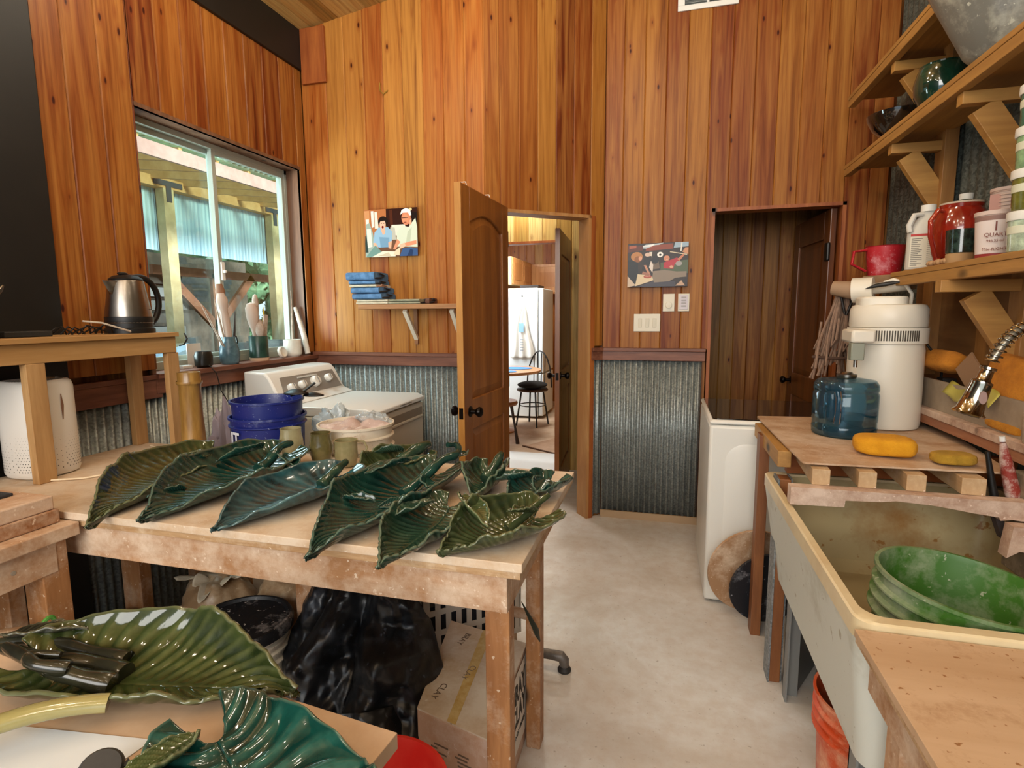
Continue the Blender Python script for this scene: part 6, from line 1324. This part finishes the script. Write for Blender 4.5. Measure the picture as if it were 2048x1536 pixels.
# glaze test jars: a tower of clear pots with white lids
lidw = plain('lid_white', 'e4e2d8', .45)
cols = (('8f9c86', 'pale sage'), ('5a5a24', 'olive brown'), ('6c8a66', 'leaf green'), ('2e5c4c', 'sea green'))
zj = sz1
for i, (c_, nm) in enumerate(cols):
    q = thing('glaze_jar', 'white-lidded clear jar of %s glaze, %s of the jar tower' % (nm, ('lowest', 'second from the bottom', 'third from the bottom', 'topmost')[i]), 'jar', (1.008 + .002 * i, 1.965 + .003 * i, zj), group='glaze jars stacked on the lowest shelf')
    h = .094; MB().lathe([(.046, 0), (.050, .004), (.053, h)], n=44).obj('jar_wall', plain('jar_glaze_' + c_, c_, .25, 0, .5, coat=.4, c2=tuple(min(1, v * 1.35) for v in L2(c_)), ns=30), q)
    MB().lathe([(.056, h - .004), (.0575, h), (.0575, h + .020), (.054, h + .022), (0, h + .0225)], n=44).obj('lid', lidw, q)
    MB().lathe([(.0515, h * .55), (.0528, h * .56), (.0535, h * .78), (.0527, h * .79)], n=44, caps=False).obj('label', plain('jar_label', 'cfd0b8', .6), q)
    zj += h + .0228
# bowls on the middle shelf
q = thing('dark_bowl', 'near-black glossy bowl with light spots on the middle shelf', 'bowl', (1.035, 3.13, sz2)); q.scale = (1.15, 1.15, 1.1); MB().lathe([(.04, 0), (.045, .008), (.085, .045), (.105, .085), (.110, .105), (.104, .106), (.080, .05), (.03, .02), (0, .018)], n=52).obj('bowl_wall', plain('black_brown_gloss', '14100c', .08, 0, .7, coat=.7, c2='241a12', ns=12), q)
q = thing('green_pot', 'glossy dark green round pot on the middle shelf behind the tub', 'pot', (1.045, 2.72, sz2)); q.scale = (1.1, 1.1, 1.15); MB().lathe([(.05, 0), (.06, .01), (.082, .05), (.086, .09), (.076, .13), (.07, .14), (.066, .138), (.074, .10), (.06, .03), (0, .015)], n=48).obj('pot_wall', plain('deep_green_gloss', '0c2a20', .08, 0, .7, coat=.7, c2='1c4434', ns=10), q)
MB().lathe([(.07, .139), (.072, .144), (.03, .158), (.0, .16)], n=40).obj('lid', plain('deep_green_gloss', '0c2a20', .08), q)
q = thing('saucer', 'thin clear edge of a dish between the dark bowl and the shelf', 'dish', (1.08, 3.40, sz2)); MB().lathe([(.05, 0), (.07, .01), (.10, .035), (.097, .036), (.06, .012), (0, .006)], n=40).obj('dish_wall', dkpot, q)
tub = dusty('grey_tub', '6f6e66', 'b4b4a4', .5, 5, .45, bump=.3)
q = thing('grey_tub', 'big grey bag-lined tub hanging over the middle shelf at the top right', 'tub', (1.06, 2.12, sz2))
MB().lathe([(.10, .0), (.12, .02), (.135, .10), (.175, .36), (.18, .40), (.172, .40), (.15, .3), (.11, .03), (0, .02)], n=60, wob=lambda a, z: .05 * noise.noise(Vector((math.cos(a) * 3, math.sin(a) * 3, z * 8)))).obj('tub_wall', tub, q)
q.location = (1.05, 2.24, sz2 + .002)
for v in q.children[0].data.vertices: v.co.x -= .34 * v.co.z * (1 if v.co.z > 0 else 0); v.co.y *= 1 + .5 * v.co.z
# ================================================================ KITCHEN BEYOND
fw = plain('fridge_white', 'dfe4e4', .4)
q = thing('refrigerator', 'white refrigerator seen from its side in the kitchen beyond', 'refrigerator', (0, 0, 0))
MB().box((-2.30, 7.15, .03), (-1.60, 7.85, 1.735)).obj('cabinet', fw, q, bevel=.008); MB().box((-1.592, 7.16, .62), (-1.53, 7.84, 1.73)).obj('door', fw, q, bevel=.01); MB().box((-1.592, 7.16, .04), (-1.53, 7.84, .605)).obj('door', fw, q, bevel=.01)
q = thing('apron', 'white cotton apron hanging from a hook on the fridge side', 'apron', (-1.805, 7.14, 1.62))
def apf(u, v):
    s = 2 * u - 1; w_ = .01 + .17 * max(0, v - .12) ** .75; return (s * w_ + .01 * math.sin(v * 9), -.012 - .018 * (1 + math.cos(s * 9)) * v, -.80 * v)
MB().grid(apf, 40, 30).obj('cloth', plain('apron_cotton', 'd6d4cc', .9), q, solid=.002, ang=1.5); MB().lathe([(.012, 0), (.012, .01), (0, .012)], (0, -.002, .01), 14, R=Rx(PI / 2)).obj('hook', black, q)
MB().box((-.035, -.056, -.46), (.03, -.052, -.34)).obj('blue_print', plain('apron_blue', '86b0cf', .8), q, smooth=False)
m = MB(); [m.box((-.02, -.058, -.70 + i * .035), (.025, -.055, -.688 + i * .035)) for i in range(5)]; m.obj('grey_print', plain('apron_grey', '8f969c', .8), q, smooth=False)
oak = wood('cabinet_oak', 'b57a44', 'd39c64', 2, 1, .4); pin = plain('cabinet_side', 'bfa878', .5)
q = thing('wall_cabinet', 'oak upper kitchen cabinet above the refrigerator with two doors', 'cabinet', (0, 0, 0))
MB().box((-2.35, 7.25, 1.79), (-1.98, 8.35, 2.16)).obj('carcass', pin, q, smooth=False)
for i in range(2):
    y = 7.27 + i * .54; d_ = MB().box((-1.9795, y, 1.80), (-1.96, y + .52, 2.15)).obj('door', oak, q, bevel=.004, smooth=False); MB().box((-1.9598, y + .07, 1.86), (-1.955, y + .45, 2.09)).obj('panel', wood('cabinet_panel', 'a86c38', 'c48a52', 2, 1, .4), d_, bevel=.003, smooth=False)
q = thing('wall_cabinet', 'oak upper kitchen cabinet on the far kitchen wall', 'cabinet', (0, 0, 0)); MB().box((-1.97, 8.38, 1.70), (-1.2, 8.68, 2.14)).obj('carcass', oak, q, smooth=False)
d_ = MB().box((-1.90, 8.36, 1.72), (-1.55, 8.3795, 2.10)).obj('door', oak, q, bevel=.004, smooth=False); MB().box((-1.84, 8.352, 1.80), (-1.61, 8.3598, 2.02)).obj('panel', wood('cabinet_panel', 'a86c38', 'c48a52', 2, 1, .4), d_, smooth=False)
tag(MB().box((-1.85, 7.2, 1.7355), (-1.60, 7.55, 1.775)).obj('tray', plain('dark_brown_tray', '1e120c', .4), bevel=.004, smooth=False), 'dark tray lying on top of the refrigerator', 'tray')
q = thing('round_table', 'round wooden kitchen table with a pedestal and blue placemats', 'table', (-1.86, 6.28, 0))
to = wood('kitchen_table_wood', 'a8713f', 'cf9c66', 0, .7, .35, coat=.3)
MB().lathe([(.40, .715), (.47, .718), (.49, .735), (.485, .75), (0, .751)], n=56).obj('tabletop', to, q); MB().lathe([(.0, .0), (.16, .0), (.17, .02), (.10, .045), (.045, .08), (.04, .6), (.10, .70), (.1, .714)], n=36).obj('pedestal', to, q)
pb = plain('placemat_blue', '3f7fc4', .8)
tag(MB().lathe([(.0, 0), (.17, 0), (.17, .004), (0, .004)], n=32, sc=(1.25, .85)).obj('placemat', pb, loc=(-1.72, 6.42, .7515)), 'blue oval placemat on the far side of the kitchen table', 'placemat', 'placemats on the kitchen table')
tag(MB().lathe([(.0, 0), (.17, 0), (.17, .004), (0, .004)], n=32, sc=(1.2, .8)).obj('placemat', pb, loc=(-1.80, 6.02, .7515)), 'blue oval placemat on the near side of the kitchen table', 'placemat', 'placemats on the kitchen table')
q = thing('metal_chair', 'black metal hoop-back chair with a black cushion at the kitchen table', 'chair', (-1.58, 6.75, 0), rz=-.3)
MB().lathe([(.0, .44), (.19, .44), (.20, .455), (.19, .47), (0, .47)], n=36).obj('seat', plain('dark_seat_wood', '3a2418', .4), q); MB().ell((0, 0, .515), (.19, .19, .045), 28, 14).obj('cushion', plain('black_cloth', '0c0c0e', .9), q)
for a in (.8, 2.3, 3.9, 5.5): MB().tube([(.14 * math.cos(a), .14 * math.sin(a), .4395), (.21 * math.cos(a), .21 * math.sin(a), .0)], .011, 8).obj('leg', black, q)
MB().tube([(.165 * math.cos(t_ * PI / 8), .165 * math.sin(t_ * PI / 8), .26) for t_ in range(16)], .007, 6, closed=True).obj('foot_ring', black, q)
MB().tube([(.18 * math.cos(t_ * PI / 10), .17 + .02 * math.sin(t_ * PI / 10), .47 + .46 * math.sin(t_ * PI / 10)) for t_ in range(11)], .010, 8).obj('back_hoop', black, q)
for x in (-.08, -.03, .03, .08): MB().tube([(x, .17, .47), (x, .185, .47 + .44 * math.sqrt(max(0, 1 - (x / .18) ** 2)))], .006, 6).obj('back_spindle', black, q)
q = thing('wooden_chair', 'brown wooden stool at the near side of the kitchen table', 'stool', (-1.66, 5.62, 0))
MB().lathe([(.0, .44), (.17, .44), (.18, .46), (.17, .485), (0, .487)], n=32).obj('seat', plain('red_brown_wood', '6b3a20', .35, coat=.3), q)
for a in (.5, 2.0, 3.6, 5.2): MB().tube([(.11 * math.cos(a), .11 * math.sin(a), .4395), (.15 * math.cos(a), .15 * math.sin(a), .2), (.18 * math.cos(a), .18 * math.sin(a), .0)], [.018, .012, .022], 10).obj('leg', plain('dark_turned_wood', '2c1a12', .4), q)
q = thing('rug', 'flat brown rug on the kitchen floor behind the inner door', 'rug', (0, 0, 0)); MB().prism([(-1.40, 5.60), (-.6, 5.10), (-.1, 5.6), (-.9, 6.5)], .0003, .008).obj('rug_field', plain('rug_brown', 'a78a74', .95, c2='b99c86', ns=9), q, smooth=False)
MB().prism([(-1.42, 5.595), (-.6, 5.085), (-.6, 5.10), (-1.40, 5.61)], .0003, .012).obj('rug_binding', plain('rug_dark', '5a4030', .95), q, smooth=False)

# ================================================================ OUTSIDE THE WINDOW
gr = NT('gravel_yard'); v = gr.co(); gr.col(gr.mix(gr.ramp(gr.noise(v, 1.2, 6), [(.4, 0.0), (.6, 1.0)]), '8b8a80', 'b5b4aa')); gr.set(Roughness=.95); gr.bump(gr.noise(v, 30, 4), .5, .03)
struct(MB().box((-26, -4, -.35), (-2.45, 30, -.02)).obj('ground_outside', gr.m, smooth=False))
lum = plain('lumber_bright', 'b9915c', .7, c2='cca672', ns=5); lumd = plain('lumber_post', 'b3a47c', .7, c2='c9bb92', ns=5)
q = thing('open_shed', 'open lumber shed with rafters and blue-grey tin siding outside the window', 'shed', (0, 0, 0))
tin = NT('blue_tin'); v = tin.co((1, 9, .25)); wv = tin.n('ShaderNodeTexWave', wave_type='BANDS', bands_direction='Y'); tin.l(tin.co(), wv.inputs['Vector']); wv.inputs['Scale'].default_value = 4.5
tin.col(tin.mix(tin.ramp(tin.noise(v, 3, 4), [(.4, 0.0), (.6, 1.0)]), '8fb4c8', 'aed0de')); tin.set(Roughness=.6, Metallic=.1); tin.bump(wv.outputs[0], .5, .02)
px_, ex_ = -6.5, -4.9
for y0 in (4.0, 5.02, 6.04, 7.06, 8.08): MB().box((px_ - .04, y0, 2.27), (px_ - .02, y0 + 1.01, 3.10)).obj('tin_panel', tin.m, q, smooth=False)
for y in (4.4, 6.13, 8.22, 9.9): MB().box((px_ - .0, y - .08, -.02), (px_ + .13, y + .08, 3.07)).obj('post', lumd, q, smooth=False)
for y in (6.13, 8.22): MB().box((px_ + .131, y - .22, 3.10), (px_ + .14, y + .22, 3.17)).box((px_ + .131, y - .04, 2.90), (px_ + .14, y + .04, 3.0999)).obj('tee_plate', plain('steel_tee', '39434c', .6), q, smooth=False)
MB().box((px_ - .02, 3.6, 3.07), (px_ + .13, 10.2, 3.20)).obj('header_beam', lum, q, smooth=False)
for i in range(13): y = 3.9 + i * .5; MB().beam((px_ - 1.2, y, 3.36), (ex_, y, 3.07), .045, .13).obj('rafter', lum, q, smooth=False)
MB().box((ex_ - .03, 3.6, 2.97), (ex_ + .01, 10.2, 3.11)).obj('fascia', plain('pink_fascia', 'a88a80', .5, c2='b89c92', ns=6), q, smooth=False)
MB().grid(lambda u, v: (px_ - 1.5 + v * (ex_ + .06 - px_ + 1.5), 3.5 + u * 6.8, 3.47 - .325 * v + .014 * math.sin(u * 6.8 / .09 * 2 * PI)), 600, 1).obj('roof_sheet', glass_mat('roof_polycarb', 'd6e2cc', .2, dif=.35, op='a8b898'), q)
MB().box((px_ - 3.0, 3.2, -.02), (px_ - 2.9, 11.0, 2.6)).obj('back_wall', plain('dark_shed_wall', '4a4640', .9, c2='6b6258', ns=3), q, smooth=False)
def at(x, y, z): return (x, y, z)
q = thing('lumber_rack', 'rack of dark stacked timber inside the shed behind the first post', 'rack', (0, 0, 0)); rr = random.Random(31)
for i in range(9):
    for j in range(4): z_ = .3 + i * .2; MB().box((-8.6 + j * .28, 5.6 + .2 * rr.random(), z_), (-8.36 + j * .28, 7.6 - .3 * rr.random(), z_ + .14)).obj('timber', plain('old_timber_%d' % (i % 3), ('5c5f60', '757a7c', '4c4a46')[i % 3], .8), q, smooth=False)
q = thing('timber_brace', 'rusty brown crossed bracing under the shed roof', 'brace', (0, 0, 0)); br = plain('rust_brown', '6f4630', .8, c2='855a42', ns=5)
for a, b in (((-7.4, 6.7, 2.1), (-7.4, 9.4, 2.1)), ((-7.4, 6.9, 2.1), (-7.4, 7.9, 1.2)), ((-7.4, 8.8, 2.1), (-7.4, 7.9, 1.2)), ((-7.4, 7.9, 2.1), (-7.4, 7.9, 0))): MB().beam(a, b, .06, .14).obj('bar', br, q, smooth=False)
q = thing('shipping_pallets', 'stack of grey pallets outside seen between the window posts', 'pallets', (-6.4, 6.9, -.02))
for i in range(8): MB().box((0, 0, i * .13), (1.0, 1.1, i * .13 + .02)).box((0, 0, i * .13 + .02), (1.0, .1, i * .13 + .11)).box((0, 1.0, i * .13 + .02), (1.0, 1.1, i * .13 + .11)).box((0, .5, i * .13 + .02), (1, .6, i * .13 + .11)).obj('pallet_deck', plain('grey_pallet', '8b9094', .9, c2='a3a8ab', ns=8), q, smooth=False)
q = thing('covered_machine', 'machine under a pale blue tarp outside the near window pane', 'machine', (-4.6, 4.1, -.02))
MB().ell((0, 0, .55), (.6, .55, .6), 40, 24, disp=.35, seed=4, dsc=9).obj('blue_cover', plain('blue_tarp_cloth', '7f98ae', .6, c2='a3b8c6', ns=5), q)
q = thing('yard_cart', 'dark metal cart with wheels outside the right window pane', 'cart', (-5.2, 6.9, -.02)); MB().box((-.5, -.3, .75), (.5, .5, .82)).box((-.5, -.3, .4), (-.44, .5, .75)).obj('cart_frame', plain('cart_dark', '2c3438', .6), q, smooth=False)
for a in (-.35, .35): MB().tube([(a, -.32 + .0, .35 + 0)] + [(a, -.3, .3)], .02, 8).obj('axle', black, q)
for a in (-.35, .35): MB().lathe([(.10, 0), (.22, 0), (.24, .03), (.22, .06), (.10, .06)], (a, -.28, .235), 28, R=Rx(PI / 2)).obj('wheel', black, q)
leafm = plain('foliage_green', '4d7a5a', .8, c2='86ab84', ns=3); leaf2 = plain('foliage_grey_green', '58756a', .8, c2='93aea0', ns=3); bark = plain('tree_bark', '4b4038', .9)
def tree(label, loc, h, r, mat, seed, n=2600):
    q = thing('tree', label, 'tree', loc, group='trees above the shed roof'); MB().tube([(0, 0, 0), (.1, .1, h * .5), (0, .1, h * .9)], [.22, .16, .05], 10).obj('trunk', bark, q)
    rr = random.Random(seed); m = MB(); cl = [(Vector((rr.uniform(-1, 1) * r * .7, rr.uniform(-1, 1) * r * .9, h * rr.uniform(.30, .98))), r * rr.uniform(.28, .5)) for _ in range(34)]
    for _ in range(n):
        c_, rad = rr.choice(cl); d = Vector((rr.gauss(0, 1), rr.gauss(0, 1), rr.gauss(0, 1))).normalized(); p = c_ + d * rad * rr.uniform(.75, 1.05); t_ = d.orthogonal().normalized(); b_ = d.cross(t_); s_ = rr.uniform(.07, .15)
        a = rr.uniform(0, 6.28); t2 = t_ * math.cos(a) + b_ * math.sin(a); b2 = d.cross(t2) + d * .4
        m.add([p - t2 * s_, p + b2 * s_ * .5, p + t2 * s_, p - b2 * s_ * .5], [(0, 1, 2, 3)])
    for c_, rad in cl: m.ell(c_, (rad * .8,) * 3, 10, 7)
    m.obj('crown', mat, q, smooth=False); return q
tree('pale green leafy tree above the shed roof at the near end', (-11.5, 8.4, 0), 8.0, 2.2, leafm, 1); tree('grey-green tree above the middle of the shed roof', (-12.5, 11.5, 0), 8.5, 2.3, leaf2, 2)
tree('dark leafy tree above the far end of the shed roof', (-12.0, 15.0, 0), 8.0, 2.4, leafm, 3); tree('bushy tree seen past the far end of the shed', (-9.5, 13.6, -2.0), 5.0, 1.7, leafm, 4)
tree('grey-green tree behind the nearest tree', (-15.5, 10.5, 0), 11.0, 2.8, leaf2, 5)
tree('grey-green tree farthest right behind the shed', (-16.0, 17.5, 0), 11.5, 3.0, leaf2, 6)
